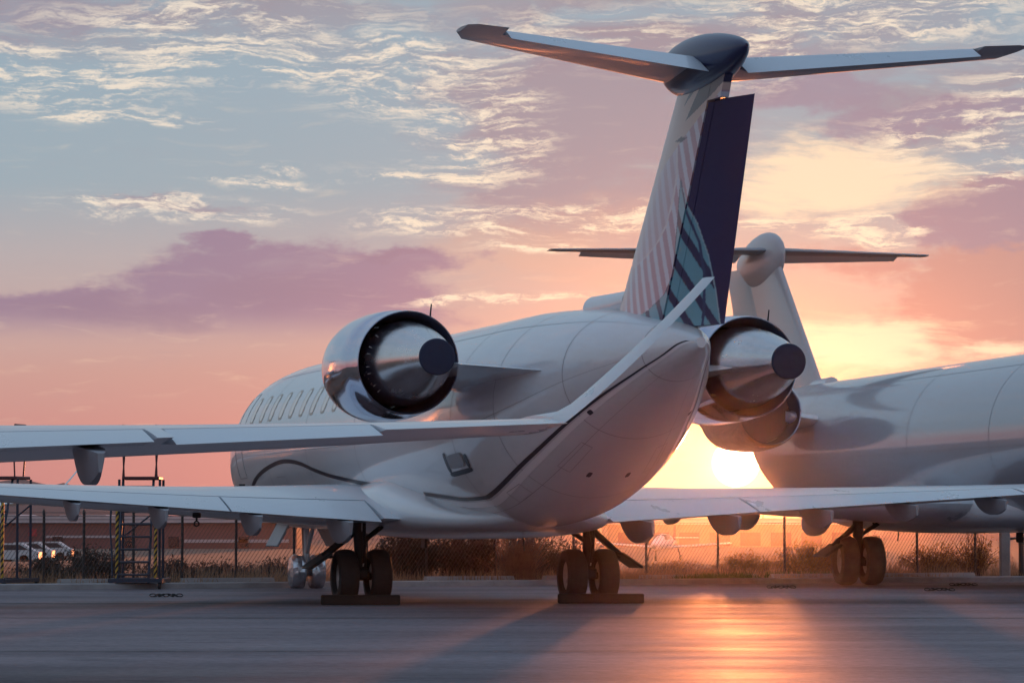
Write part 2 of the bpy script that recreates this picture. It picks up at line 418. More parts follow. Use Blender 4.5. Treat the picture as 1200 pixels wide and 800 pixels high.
def wheel(parent, c, r, w, name='wheel', wrapped=False, m=None):
    mb = MB()
    hw = w / 2
    mb.lathe([(-hw * .55, r * .55), (-hw * .95, r * .66), (-hw, r * .80), (-hw * .86, r * .93), (-hw * .5, r * .99), (-hw * .15, r), (hw * .15, r), (hw * .5, r * .99), (hw * .86, r * .93), (hw, r * .80), (hw * .95, r * .66), (hw * .55, r * .55)], 40, 'X')
    rb = mb
    rb.lathe([(-hw * .60, 0.001), (-hw * .7, r * .2), (-hw * .5, r * .3), (-hw * .55, r * .56), (hw * .55, r * .56), (hw * .5, r * .3), (hw * .7, r * .2), (hw * .60, 0.001)], 28, 'X', mi=1)
    return mb.build(name, [m or M['rubber'], M['hub']], parent, loc=c)

def wing_geo(l):
    yle = 3.7 - 0.575 * (l - 1.35)
    if l < 3.6: yte = -1.22 - 0.05 * (l - 1.35)
    else: yte = -1.3325 - 0.172 * (l - 3.6)
    zte = 1.19 + 0.062 * (l - 1.37)
    ch = yle - yte
    th = 0.125 - 0.050 * min(1, max(0, (l - 1.35) / 8))
    tw = R(2.4 - 3.1 * min(1, max(0, (l - 1.35) / 7)))
    return yle, yte, zte, ch, th, tw
def wing_ring(l, sgn, x0=0.0, x1=1.0, n=16, droop=0.0, hinge=0.76, grow=0.0):
    yle, yte, zte, ch, th, tw = wing_geo(l)
    ring = []
    pts = foil(th, n, x0, x1, 0.012)
    hz = 0.0
    for x, z in pts:
        a, b = x, z
        if droop:
            dx, dz = a - hinge, b - hz
            a = hinge + dx * math.cos(droop) + dz * math.sin(droop); b = hz - dx * math.sin(droop) + dz * math.cos(droop)
        fwd = (1 - a) * ch            # distance ahead of the trailing edge
        ring.append((sgn * l, yte + fwd * math.cos(tw) - b * ch * math.sin(tw), zte + fwd * math.sin(tw) + b * ch * math.cos(tw)))
    return ring
TIP = 9.75
def make_wing(root, sgn):
    mb = MB()
    def seg(l0, l1, x1, n=6):
        mb.loft([wing_ring(l0 + (l1 - l0) * i / n, sgn, 0, x1) for i in range(n + 1)])
    seg(0.9, 1.55, 1.0, 2)
    seg(1.55, 3.6, 0.75, 4); seg(3.6, 7.22, 0.75, 5)
    seg(7.22, 7.32, 1.0, 1); seg(7.32, 8.62, 0.75, 3); seg(8.62, TIP, 1.0, 3)
    w = mb.build('wing', M['wing_paint'], root, 40)
    # inner and outer flap, aileron
    for l0, l1, nm, dr in ((1.58, 3.585, 'flap', 2.5), (3.615, 7.20, 'flap', 2.5), (7.335, 8.605, 'aileron', 5)):
        n = 5
        MB().loft([wing_ring(l0 + (l1 - l0) * i / n, sgn, 0.765, 1.0, 8, R(dr)) for i in range(n + 1)]).build(nm, M['wing_paint'], w, 40)
    # winglet
    yle, yte, zte, ch, th, tw = wing_geo(TIP)
    rings = []
    for i in range(15):
        t = i / 14
        out = 0.64 * (1 - (1 - t) ** 1.04); up = 0.87 * (0.75 * t + 0.25 * t ** 1.5) ; aft = 0.98 * t
        c = 0.44 * (1 - t) + 0.25 * t + (ch - 0.44) * max(0.0, 1 - t / 0.10) ** 1.5
        ye = yte - aft + 0.02
        th_ = 0.095
        ang = math.atan2(0.9, 0.7) * min(1, t * 2.5) * 0.98   # normal tilts inward as the winglet turns up
        ring = []
        for x, z in foil(th_, 16, 0, 1, 0.0):
            ring.append((sgn * (TIP + out - z * c * math.sin(ang)), ye + (1 - x) * c, zte + up + z * c * math.cos(ang) + 0.012))
        rings.append(ring)
    MB().loft(rings).build('winglet', M['wing_paint'], w, 40)
    b = MB(); b.box((sgn * 3.95, -0.75, 1.24), (.10, .10, .07), bev=.01); b.tube((sgn * 3.95, -0.75, 1.24), (sgn * 3.95, -0.75, 1.16), .014)
    b.path([(sgn * 3.95 + .032 * math.cos(t), -0.75, 1.13 + .032 * math.sin(t)) for t in [2 * math.pi * q / 12 for q in range(13)]], .010, 6)
    if sgn < 0: b.build('mooring_hook', M['gear'], w, 40)
    # flap track fairings
    for l, s in ((2.05, 1.15), (3.25, 1.05), (4.5, 1.0), (5.65, 0.92), (6.85, 0.85)):
        yle, yte, zte, ch, th, tw = wing_geo(l)
        rings = []
        for i in range(13):
            t = i / 12
            yy = yte + 1.10 * s - t * 1.30 * s
            dep = (0.28 * s) * (math.sin(math.pi * min(1, t * 0.86 + 0.02)) ** 0.7)
            wd = 0.092 * s * (math.sin(math.pi * min(1, t * 0.93 + 0.04)) ** 0.6)
            top = zte - 0.015 - 0.07 * t * t
            ring = []
            for (fx, fz) in ((-1, 0), (-0.92, -0.3), (-0.70, -0.65), (-0.50, -0.93), (-0.40, -1.0), (0.40, -1.0), (0.50, -0.93), (0.70, -0.65), (0.92, -0.3), (1, 0)):
                ring.append((sgn * l + wd * fx, yy, top + dep * fz))
            rings.append(ring)
        MB().loft(rings).build('flap_fairing', M['fairing_paint'], w, 50)
    return w

def fin_line(z):
    # leading edge y, hinge y, rudder trailing edge y at height z
    t = (z - 3.4) / (5.9 - 3.4)
    return -6.72 - 2.42 * t, -8.76 - 1.68 * t, -9.84 - 1.34 * t
def fuselage_mesh(tab):
    ys = [14.9, 14.86, 14.75, 14.6] + [14.4 - 0.2 * i for i in range(23)] + [9.5 - 0.5 * i for i in range(24)] + [-2.5 - 0.25 * i for i in range(1, 30)] + [-9.8]
    ys = sorted(set(round(y, 3) for y in ys if y >= -9.8), reverse=True)
    mb = MB(); NS = 64; rings = []
    for y in ys:
        hw, zt, zb = catmull(tab, y)
        rings.append([(hw * math.cos(2 * math.pi * i / NS), y, (zt + zb) / 2 + (zt - zb) / 2 * math.sin(2 * math.pi * i / NS)) for i in range(NS)])
    mb.loft(rings)
    for y in (8.2, 5.0, 1.6, -3.9, -5.55, -7.35, -8.9):   # skin joints
        rr = []
        for q in (-0.006, 0.006):
            hw, zt, zb = catmull(tab, y + q)
            rr.append([((hw + .0015) * math.cos(2 * math.pi * i / 96), y + q, (zt + zb) / 2 + ((zt - zb) / 2 + .0015) * math.sin(2 * math.pi * i / 96)) for i in range(96)])
        mb.loft(rr, False, False, mi=1)
    for ph in (0.95, -0.12, -1.05, math.pi - 0.95, math.pi + 0.12, math.pi + 1.05):
        rr = []
        for q in (-0.004, 0.004):
            row = []
            for k in range(60):
                y = 11.0 - k * (20.0 / 59); hw, zt, zb = catmull(tab, y)
                row.append(((hw + .0015) * math.cos(ph + q / 1.3), y, (zt + zb) / 2 + ((zt - zb) / 2 + .0015) * math.sin(ph + q / 1.3)))
            rr.append(row)
        mb.loft(rr, False, False, mi=1, closed=False)
    return mb
def make_jet():
    root = empty('regional_jet')
    # fuselage
    fus = fuselage_mesh(FUS).build('fuselage', [M['paint'], M['seam_line']], root, 50)
    # cheatlines
    for sgn in (-1, 1):
        ribbon(TAIL_LINE, 0.062, 0.004, 'cheatline', M['line'], fus, sgn)
        ribbon([(y - 0.05, p - 0.085) for y, p in TAIL_LINE], 0.10, 0.003, 'cheatline', M['line_pale'], fus, sgn)
        ribbon(NOSE_LINE, 0.062, 0.004, 'cheatline', M['line'], fus, sgn)
        # cabin windows
        for k in range(13):
            y = 9.6 - 0.80 * k
            b = MB()
            patch(b, y - 0.165, y + 0.165, R(15), R(35.5), 0.002, sgn, mi=0)
            patch(b, y - 0.125, y + 0.125, R(16.5), R(34), 0.0035, sgn, mi=1)
            b.build('window', [M['frame'], M['pane']], fus, 60)
        # cockpit windows
        for (a, b_, p0, p1) in ((12.75, 13.3, 30, 62), (12.1, 12.65, 24, 50)):
            b = MB(); patch(b, a, b_, R(p0), R(p1), 0.006, sgn); b.build('cockpit_window', M['glass'], fus, 60)
        # service doors and panels drawn as thin recessed outlines
        b = MB()
        for (y0, y1, p0, p1) in ((10.2, 10.95, -22, 42),):
            for (a0, a1, q0, q1) in ((y0, y0 + .015, p0, p1), (y1 - .015, y1, p0, p1), (y0, y1, p1 - .6, p1), (y0, y1, p0, p0 + .6)):
                patch(b, a0, a1, R(q0), R(q1), 0.003, sgn)
        b.build('door_outline', M['under_paint'], fus, 60)
    b = MB()
    for (a0, a1, q0, q1) in ((-4.30, -3.28, -.545, -.495), (-3.42, -3.28, -.50, -.30), (-4.30, -4.17, -.50, -.36)):
        patch(b, a0, a1, q0, q1, 0.004, -1)
    b.build('open_flap', M['line'], fus, 60)
    b = MB(); patch(b, -4.14, -3.46, -.47, -.33, 0.014, -1); b.build('flap_panel', M['under_paint'], fus, 60)
    for sgn in (-1, 1):
        for (y0, y1, q0, q1) in ((-6.95, -6.2, -1.16, -1.0), (7.0, 7.7, -.62, -.40), (-5.2, -4.7, -1.05, -.88)):
            b = MB(); t_ = .006
            for (a0, a1, p0, p1) in ((y0, y0 + 2 * t_, q0, q1), (y1 - 2 * t_, y1, q0, q1), (y0, y1, q0, q0 + t_), (y0, y1, q1 - t_, q1)): patch(b, a0, a1, p0, p1, 0.003, sgn)
            b.build('access_panel', M['seam_line'], fus, 60)
        for q_ in ((-6.36, -6.22, -1.38, -1.33), (-7.6, -7.5, -.80, -.72)):
            b = MB(); patch(b, *q_, 0.004, sgn); b.build('drain_vent', M['line'], fus, 60)
    # belly fairing
    mb = MB(); rings = []
    for i in range(25):
        t = i / 24; y = 5.2 - 9.0 * t
        e = math.sin(math.pi * min(1, max(0, t))) ** 0.45 if 0 < t < 1 else 0.02
        hw = 0.35 + 1.10 * e; zb = 1.16 - 0.24 * e; zt = 1.3 + 0.50 * e * (1.0 if t < 0.55 else max(0.0, 1 - (t - 0.55) / 0.40))
        zc, hh = (zb + zt) / 2, (zt - zb) / 2
        ring = []
        for k in range(40):
            a = 2 * math.pi * k / 40; c, s = math.cos(a), math.sin(a)
            ring.append((hw * math.copysign(abs(c) ** 0.62, c), y, zc + hh * math.copysign(abs(s) ** 0.75, s)))
        rings.append(ring)
    mb.loft(rings).build('belly_fairing', M['paint'], root, 60)
    for sgn in (-1, 1): make_wing(root, sgn)
    # open service flap on the left flank
    # vertical fin on a fine grid so that its livery is crisp
    def surf(kind, zs, n, ring_fn, name, parent, m):
        b = MB(); b.loft([ring_fn(z) for z in zs])
        return b.build(name, m, parent, 40)
    def fin_ring(z):
        le, hg, te = fin_line(z); c = le - te; N = 110
        xh = (le - hg) / c; t = 0.105
        pts = foil(t, N, 0, xh)
        return [(b * c, le - a * c, z) for a, b in pts]
    zs = [3.18 + (5.95 - 3.18) * i / 230 for i in range(231)]
    b = MB(); b.loft([fin_ring(z) for z in zs])
    capz = [5.645 + 0.305 * i / 20 for i in range(21)]
    def cap_ring(z):
        le, hg, te = fin_line(z); c = le - te; xh = (le - hg) / c
        return [(bb * c * 0.98, le - a * c, z) for a, bb in foil(0.105, 20, xh - 0.02, 0.80)]
    b.loft([cap_ring(z) for z in capz])
    fin = b.build('vertical_fin', M['fin'], root, 40)
    DEF = R(16)
    def rud_ring(z):
        le, hg, te = fin_line(z); c = le - te
        xh = (le - hg) / c + 0.012; ring = []
        for a, b in foil(0.105, 120, xh, 1.0):
            dy = -(a - xh) * c; dx = b * c
            ring.append((dx * math.cos(DEF) - dy * math.sin(DEF), hg - 0.02 + dx * math.sin(DEF) + dy * math.cos(DEF), z + 0.02 * (0 if a < xh + .05 else 1)))
        return ring
    zr = [3.27 + (5.62 - 3.27) * i / 200 for i in range(201)]
    rud = surf('rudder', zr, 30, rud_ring, 'rudder', fin, M['fin'])
    # air inlet at the foot of the fin
    rings = []
    for i in range(10):
        t = i / 9; y = -5.72 - 1.5 * t; r = 0.17 * (1 - 0.25 * t)
        zc = 3.65 + 0.02 * t
        rings.append([(r * 0.9 * math.cos(a), y, zc + 0.02 + r * math.sin(a)) for a in [2 * math.pi * k / 20 for k in range(20)]])
    MB().loft(rings).build('fin_inlet', M['paint'], root, 50)
    # tail bullet
    rings = []
    for i in range(27):
        t = i / 26; y = -8.72 - 2.62 * t
        r = 0.29 * (math.sin(math.pi * (t ** 0.72) * 0.995 + 0.003) ** 0.62)
        zc = 6.13 - 0.03 * t
        rings.append([(r * 0.98 * math.cos(a), y, zc + r * (1.0 if math.sin(a) > 0 else 1.25) * math.sin(a)) for a in [2 * math.pi * k / 28 for k in range(28)]])
    bul = MB().loft(rings).build('tail_bullet', M['bullet'], root, 60)
    # horizontal stabiliser and elevators
    def st_geo(l):
        t = l / 3.05
        return -8.95 - 1.98 * t, -10.72 - 0.92 * t, 6.06 + 0.10 * t
    def st_ring(l, sgn, x0, x1, droop=0.0, n=12, hinge=0.70):
        le, te, z = st_geo(l); c = le - te; ring = []
        for a, b in foil(0.085, n, x0, x1):
            if True:
                dr = droop if droop else R(-3)
                dx, dz = a - hinge, b
                a = hinge + dx * math.cos(dr) + dz * math.sin(dr); b = -dx * math.sin(dr) + dz * math.cos(dr)
            ring.append((sgn * l, le - a * c, z + b * c))
        return ring
    b = MB()
    for sgn in (-1, 1):
        b.loft([st_ring(0.05 + (2.60 - .05) * i / 5, sgn, 0, 0.69) for i in range(6)])
        rs = [st_ring(2.60, sgn, 0, 1), st_ring(2.95, sgn, 0, 1)]
        le, te, z = st_geo(3.05); c = le - te
        rs.append([(sgn * 3.06, le - (0.25 + 0.7 * a) * c, z + bb * c * 0.5) for a, bb in foil(0.10, 12)])
        b.loft(rs)
    stab = b.build('horizontal_stabilizer', M['stab'], root, 40)
    for sgn in (-1, 1):
        MB().loft([st_ring(0.22 + (2.57 - .22) * i / 5, sgn, 0.70, 1.0, R(20.5)) for i in range(6)]).build('elevator', M['wing_paint'], stab, 40)
    # engines
    for sgn in (-1, 1):
        c = (sgn * 2.15, 0, 3.05)
        b = MB()
        b.lathe([(-4.3, 0.535), (-5.0, 0.600), (-5.12, 0.612), (-5.125, 0.622), (-5.05, 0.632), (-4.7, 0.648), (-4.68, 0.655), (-4.3, 0.672), (-3.8, 0.680), (-3.4, 0.668), (-3.1, 0.635), (-2.95, 0.60), (-2.9, 0.57), (-2.92, 0.545), (-3.05, 0.525), (-3.5, 0.52)], 72, 'Y', c)
        eng = b.build('engine_nacelle', M['chrome'], root, 50)
        MB().lathe([(-3.45, 0.515), (-4.25, 0.515)], 48, 'Y', c).build('duct_liner', M['duct'], eng, 50)
        MB().lathe([(-4.30, 0.53), (-5.105, 0.606)], 72, 'Y', c).build('nozzle_liner', M['liner'], eng, 50)
        MB().lathe([(-3.40, 0.001), (-3.42, 0.515)], 48, 'Y', c).build('fan_face', M['duct'], eng, 50)
        b = MB().lathe([(-4.32, 0.49), (-4.75, 0.515), (-5.05, 0.505), (-5.10, 0.49), (-5.14, 0.485), (-5.5, 0.435), (-5.9, 0.355), (-6.25, 0.27), (-6.5, 0.222), (-6.56, 0.215), (-6.56, 0.20)], 64, 'Y', c)
        for k in range(7 if sgn < 0 else 0):
            a = math.pi * (0.78 + 0.62 * (k + 0.3 * (k % 2)) / 8)
            b.box((c[0] + 0.50 * math.cos(a), -5.085, c[2] + 0.50 * math.sin(a)), (0.016, 0.03, 0.011), rot=Matrix.Rotation(-a, 3, 'Y'), mi=1)
        core = b.build('core_cowl', [M['brushed'], M['gear_light']], eng, 40)
        MB().lathe([(-6.50, 0.208), (-6.575, 0.214), (-6.59, 0.20), (-6.60, 0.001)], 48, 'Y', c).build('exhaust_cover', M['cover'], eng, 30)
        b = MB().tube((c[0] + 0.32, -4.9, c[2] + 0.54), (c[0] + 0.33, -4.93, c[2] + 0.72), 0.012, 0.008); b.build('drain_mast', M['gear'], eng)
        # pylon
        rings = []
        for i in range(8):
            t = i / 7; x = 0.75 + (2.15 - 0.45 - 0.75) * t
            le, te = -2.9 - 0.2 * t, -7.15 + 1.25 * t
            ch = le - te; zc = 2.86 + 0.14 * t
            rings.append([(sgn * x, le - a * ch, zc + bb * ch) for a, bb in foil(0.085, 14)])
        MB().loft(rings).build('engine_pylon', M['paint'], root, 50)
    # main gear
    for sgn in (-1, 1):
        x = sgn * 1.585
        b = MB()
        b.tube((x, 0, 0.36), (x + sgn * .03, 0.05, 1.30), 0.075, 0.095, 14)
        b.tube((x, 0, 0.36), (x, 0, 0.75), 0.055, n=12, mi=1)
        b.tube((x - 0.30, 0, 0.365), (x + 0.30, 0, 0.365), 0.05, n=12)
        b.box((x, 0, 0.40), (0.2, 0.2, 0.16), bev=0.03)
        b.tube((x, -0.12, 0.55), (x, -0.22, 0.80), 0.022); b.tube((x, -0.22, 0.80), (x, -0.09, 1.02), 0.022)
        g = b.build('main_landing_gear', [M['gear'], M['gear_light']], root, 40)
        for q in (-1, 1): wheel(g, (x + q * 0.225, 0, 0.365), 0.365, 0.28)
        b = MB()
        b.tube((x, 0.02, 1.04), (x + sgn * 0.50, 0.12, 0.63), 0.05)
        b.tube((x + sgn * 0.02, 0.0, 0.64), (x + sgn * 0.50, 0.12, 0.62), 0.018)
        b.build('side_brace', M['gear'], g, 40)
        b = MB(); b.tube((x + sgn * 0.02, 0.0, 0.80), (x - sgn * 0.55, 0.25, 1.20), 0.035); b.tube((x - sgn * .25, 0.1, .98), (x - sgn * .35, -.35, 1.15), .02)
        b.build('drag_strut', M['gear'], g, 40)
        rot = Matrix.Rotation(sgn * R(34), 3, 'Y')
        MB().box((x + sgn * 0.58, 0.12, 0.575), (0.36, 0.62, 0.04), rot=rot, bev=0.012).build('gear_door', M['gear'], g, 30)
        MB().path([(x, -.11, .50), (x + .03, -.14, .75), (x - .02, -.12, 1.0), (x, -.06, 1.2)], .010, 6).build('brake_hose', M['gear_light'], g)
    # nose gear, its wheels wrapped in silver sheet
    b = MB()
    b.tube((0, 11.4, 0.25), (0, 11.55, 1.2), 0.055, 0.07, 12)
    b.tube((-0.24, 11.4, 0.235), (0.24, 11.4, 0.235), 0.035)
    b.tube((0, 11.35, 0.6), (0, 10.75, 1.15), 0.035)
    ng = b.build('nose_landing_gear', M['gear_light'], root, 40)
    for q in (-1, 1):
        wheel(ng, (q * 0.16, 11.4, 0.235), 0.235, 0.12)
        b = MB(); rr = random.Random(5 + q)
        rings = []
        for i in range(9):
            t = i / 8; a_ = -0.15 + 0.30 * t
            e = (1 - abs(2 * t - 1) ** 3) ** 0.33 if 0 < t < 1 else 0.15
            rings.append([(q * 0.165 + a_, 11.4 + (0.30 * e * (1 + rr.uniform(-.05, .05))) * math.cos(2 * math.pi * k / 22), max(0.004, 0.275 + (0.30 * e * (1 + rr.uniform(-.05, .05))) * math.sin(2 * math.pi * k / 22))) for k in range(22)])
        b.loft(rings).build('wheel_wrap', M['wrap'], ng, 25)
    b = MB()
    for q in (-1, 1):
        b.box((q * 0.42, 11.75, 0.90), (0.035, 1.0, 0.46), rot=Matrix.Rotation(q * R(-28), 3, 'Y'), bev=0.01)
    b.build('gear_door', M['fairing_paint'], ng, 30)
    # small fittings under the belly
    b = MB().tube((0.15, -1.9, 0.95), (0.15, -1.95, 0.78), 0.012)
    MB().box((0, 3.0, 0.86), (0.03, 0.25, 0.16), bev=0.01).build('belly_antenna', M['gear'], root, 30)
    b.build('drain_mast', M['gear'], root, 30)
    b = MB().tube((-1.335, 9.9, 1.75), (-1.43, 9.9, 1.75), 0.03); b.tube((-1.43, 9.85, 1.75), (-1.43, 10.05, 1.75), 0.012)
    b.build('air_probe', M['gear'], root, 30)
    return root

TAIL_LINE = [(-9.68, 0.25), (-9.31, -0.34), (-8.77, -0.545), (-7.83, -0.641), (-6.72, -0.695), (-5.6, -0.745), (-4.52, -0.81), (-4.1, -0.835), (-3.9, -0.835), (-3.0, -0.80), (-2.3, -0.755), (-1.3, -0.70)]
NOSE_LINE = [(10.3, -0.56), (9.9, -0.47), (9.14, -0.368), (8.31, -0.293), (7.3, -0.236), (6.47, -0.226), (5.54, -0.268), (4.61, -0.359), (3.45, -0.45), (1.1, -0.58)]
# fin livery, read from a colour attribute
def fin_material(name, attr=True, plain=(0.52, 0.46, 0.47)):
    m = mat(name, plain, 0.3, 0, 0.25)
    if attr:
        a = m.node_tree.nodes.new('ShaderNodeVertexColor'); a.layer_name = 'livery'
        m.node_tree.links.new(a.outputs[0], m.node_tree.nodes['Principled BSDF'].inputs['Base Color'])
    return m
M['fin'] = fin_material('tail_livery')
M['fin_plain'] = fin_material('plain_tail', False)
M['bullet'] = M['navy']
M['stab'] = M['under_paint']  # stabiliser given a darker grey for the shade on its underside
jet = make_jet()
for o in jet.children:
    if 'gear' not in o.name: o.location.z -= 0.06
def seg_x(tab, z):
    # y of a curve given as (z, y) falling in z
    if z >= tab[0][0]: return tab[0][1]
    for a, b in zip(tab, tab[1:]):
        if z >= b[0]: return b[1] + (a[1] - b[1]) * (z - b[0]) / (a[0] - b[0])
    return tab[-1][1]
AFT_ARC = [(4.93, -9.42), (4.70, -9.55), (4.38, -9.69), (4.02, -9.74), (3.65, -9.72), (3.3, -9.66)]
MID_ARC = [(4.80, -9.46), (4.59, -9.54), (4.17, -9.64), (3.84, -9.60), (3.48, -9.47), (3.3, -9.38)]
FORE_ARC = [(4.90, -9.43), (4.5, -9.31), (4.15, -9.20), (3.87, -9.10), (3.66, -8.83), (3.52, -8.35), (3.44, -7.82), (3.3, -7.0)]
PALE_ARC = [(4.95, -9.33), (4.76, -9.23), (4.43, -8.98), (4.25, -8.68), (4.12, -8.28), (4.04, -7.84), (4.0, -7.5)]
def livery(y, z, rudder):
    fore, aft, mid = seg_x(FORE_ARC, z), seg_x(AFT_ARC, z), seg_x(MID_ARC, z)
    if z < 4.93 and aft < y < fore:
        c = z - 1.85 * y
        f = ((c - 21.0) / 0.72 + 0.5) % 1.0 - 0.5
        if abs(y - mid) < 0.022 or abs(y - fore) < 0.02: return (0.07, 0.08, 0.17)
        if abs(y - aft) < 0.02: return (0.40, 0.55, 0.62)
        if abs(f) < 0.17: return (0.06, 0.05, 0.12)
        return (0.21, 0.44, 0.53)
    if rudder: return (0.048, 0.034, 0.11)
    # dark swooshes under the bullet
    for (y0, z0, y1, z1, w) in ((-10.95, 6.10, -9.62, 5.50, 0.20), (-10.3, 6.02, -9.55, 5.66, 0.06)):
        dx, dz = y1 - y0, z1 - z0; t = ((y - y0) * dx + (z - z0) * dz) / (dx * dx + dz * dz)
        if -0.2 < t < 1:
            d = abs((y - y0) * dz - (z - z0) * dx) / math.hypot(dx, dz)
            if d < w * (1 - max(t, 0) ** 1.5): return (0.03, 0.03, 0.08)
    if abs(y + 9.47) < 0.20 and abs(z - 5.31) < 0.030 * (1 - abs(y + 9.47) / 0.20): return (0.06, 0.05, 0.09)
    le, hg, te = fin_line(z)
    top = 5.00 + 0.36 * (-8.66 - y)
    if z < top:
        pa = seg_x(PALE_ARC, z)
        f = ((z - 2.9 * y) / 0.74) % 1.0
        e = min(1.0, max(0.0, (le - 0.18 - y) / 0.5))
        base = (0.68, 0.52, 0.48)
        if abs(y - pa) < 0.03 and z > 4.0: c = (0.74, 0.64, 0.66)
        elif y < pa: c = (0.66, 0.66, 0.76) if f < 0.45 else (0.50, 0.30, 0.38)
        else: c = (0.66, 0.56, 0.64) if f < 0.5 else (0.58, 0.40, 0.45)
        return tuple(p + (q - p) * e for p, q in zip(base, c))
    return (0.68, 0.51, 0.46)
for ch in jet.children:
    for o in [ch] + list(ch.children):
        if o.name in ('vertical_fin', 'rudder'):
            me = o.data; ca = me.color_attributes.new('livery', 'FLOAT_COLOR', 'POINT')
            for i, v in enumerate(me.vertices):
                ca.data[i].color = (*livery(v.co.y, v.co.z, o.name == 'rudder'), 1)
JETS = [
    dict(loc=(-0.49, 46.3, 0), rz=R(15.0)),
    dict(loc=(7.78, 61.0, 0.0), rz=R(180 + 11.3)),
    dict(loc=(-9.72, 21.3, 0), rz=R(15)),
    dict(loc=(-21.4, 84.0, 0), rz=R(15)),
]
jet.location = JETS[0]['loc']; jet.rotation_euler = (0, 0, JETS[0]['rz'])
tag(jet, 'white twin jet in the middle with navy rudder and feather pattern on its tail', 'airplane', 'parked regional jets')
others = []
for d in JETS[1:]:
    c = copy_tree(jet); c.location = d['loc']; c.rotation_euler = (0, 0, d['rz']); others.append(c)
# the second jet is a longer type with a taller, wider tail
long_jet, near_jet, far_jet = others
long_jet.scale = (1.05, 1.25, 1.06)
FUS_LONG = [t for t in FUS if t[0] > -3] + [(-4.6, 1.34, 3.735, 1.06), (-5.8, 1.30, 3.735, 1.20), (-7.0, 1.14, 3.73, 1.58), (-8.1, 0.86, 3.70, 2.05), (-9.0, 0.54, 3.62, 2.50), (-9.6, 0.25, 3.45, 2.86), (-9.85, 0.06, 3.30, 3.08)]
def repaint(o, m):
    for sl in o.material_slots: sl.link = 'OBJECT'; sl.material = m
for o in list(long_jet.children):
    n = o.name.split('.')[0]
    if n == 'fuselage':
        o.data = fuselage_mesh(FUS_LONG).data_only('fuselage_long')
        for q in list(o.children):
            if q.name.startswith('cheatline'): bpy.data.objects.remove(q)
            elif q.name.startswith('window'): bpy.data.objects.remove(q)
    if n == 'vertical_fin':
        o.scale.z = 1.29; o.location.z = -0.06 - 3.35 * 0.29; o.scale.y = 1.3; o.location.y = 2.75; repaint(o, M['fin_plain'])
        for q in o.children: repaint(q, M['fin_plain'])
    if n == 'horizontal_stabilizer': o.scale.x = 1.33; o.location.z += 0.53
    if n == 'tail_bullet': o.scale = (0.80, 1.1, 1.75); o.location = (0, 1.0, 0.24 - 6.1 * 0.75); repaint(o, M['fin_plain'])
    if n == 'main_landing_gear':
        if o.data.vertices[0].co.x < 0: o.location.x -= 0.5
        for w in o.children:
            if w.name.startswith('wheel'):
                w.scale = (1.15, 0.93, 1.12); w.location.z = 0.405; w.material_slots[0].link = 'OBJECT'; w.material_slots[0].material = M['canvas']
for o in near_jet.children:
    if o.name.startswith('wing') and o.children and o.data.vertices[0].co.x > 0:
        o.rotation_euler = (0, R(1.3), 0); o.location.z += 0.26
# ---------------------------------------------------------------- the ground
def ter(x, y):
    t = min(1, max(0, (y - 100) / 50)); t = t * t * (3 - 2 * t)
    return -1.6 * t
def kerb_y(x): return 59.6 + 0.49 * x
def apron_material():
    m = mat('worn_apron', (0.2, 0.185, 0.215), 0.52, spec=0.075); t = m.node_tree; b = t.nodes['Principled BSDF']; lk = t.links.new
    tcn = t.nodes.new('ShaderNodeTexCoord')
    def nz(scale, st, det=8, rough=0.6):
        mp = t.nodes.new('ShaderNodeMapping'); mp.inputs['Scale'].default_value = st; lk(tcn.outputs['Object'], mp.inputs[0])
        n = t.nodes.new('ShaderNodeTexNoise'); n.inputs['Scale'].default_value = scale; n.inputs['Detail'].default_value = det; n.inputs['Roughness'].default_value = rough
        lk(mp.outputs[0], n.inputs['Vector']); return n.outputs['Fac']
    def ramp(f, a, c0, p, c1):
        r = t.nodes.new('ShaderNodeValToRGB'); e = r.color_ramp.elements; e[0].position = a; e[1].position = p; e[0].color = (*c0, 1); e[1].color = (*c1, 1); lk(f, r.inputs[0]); return r.outputs[0]
    def mul(a, c):
        x = t.nodes.new('ShaderNodeMix'); x.data_type = 'RGBA'; x.blend_type = 'MULTIPLY'; x.inputs[0].default_value = 1; lk(a, x.inputs[6]); lk(c, x.inputs[7]); return x.outputs[2]
    big = ramp(nz(0.35, (0.3, 1, 1)), 0.35, (0.17, 0.143, 0.16), 0.65, (0.275, 0.237, 0.262))
    fine = ramp(nz(14, (0.6, 1, 1), 6, 0.75), 0.36, (0.62, 0.62, 0.62), 0.62, (1.12, 1.12, 1.12))
    stain = ramp(nz(1.1, (0.5, 1, 1), 9, 0.7), 0.28, (0.45, 0.44, 0.46), 0.42, (1, 1, 1))
    lk(mul(mul(big, fine), stain), b.inputs['Base Color'])
    rr = t.nodes.new('ShaderNodeMapRange'); lk(nz(0.8, (0.35, 1, 1)), rr.inputs[0]); rr.inputs[1].default_value = .3; rr.inputs[2].default_value = .7; rr.inputs[3].default_value = .50; rr.inputs[4].default_value = .70; lk(rr.outputs[0], b.inputs['Roughness'])
    bp = t.nodes.new('ShaderNodeBump'); bp.inputs['Strength'].default_value = 0.6; bp.inputs['Distance'].default_value = 0.02; lk(nz(8, (1, 1, 1), 8, 0.7), bp.inputs['Height']); lk(bp.outputs[0], b.inputs['Normal'])
    return m
M['asphalt'] = apron_material()
M['seam'] = mat('tar_seam', (0.045, 0.042, 0.048), 0.6, var=0.3, vscale=2)  # for irregular darker strips across the apron
M['dirt'] = mat('dry_dirt', (0.20, 0.15, 0.12), 0.95, var=0.35, vscale=0.6, spec=0.1)
M['concrete'] = mat('concrete', (0.36, 0.34, 0.34), 0.85, var=0.22, vscale=3, bump=0.3, bscale=30)
M['hill'] = mat('hill_rock', (0.20, 0.13, 0.12), 1.0, var=0.2, vscale=0.01)
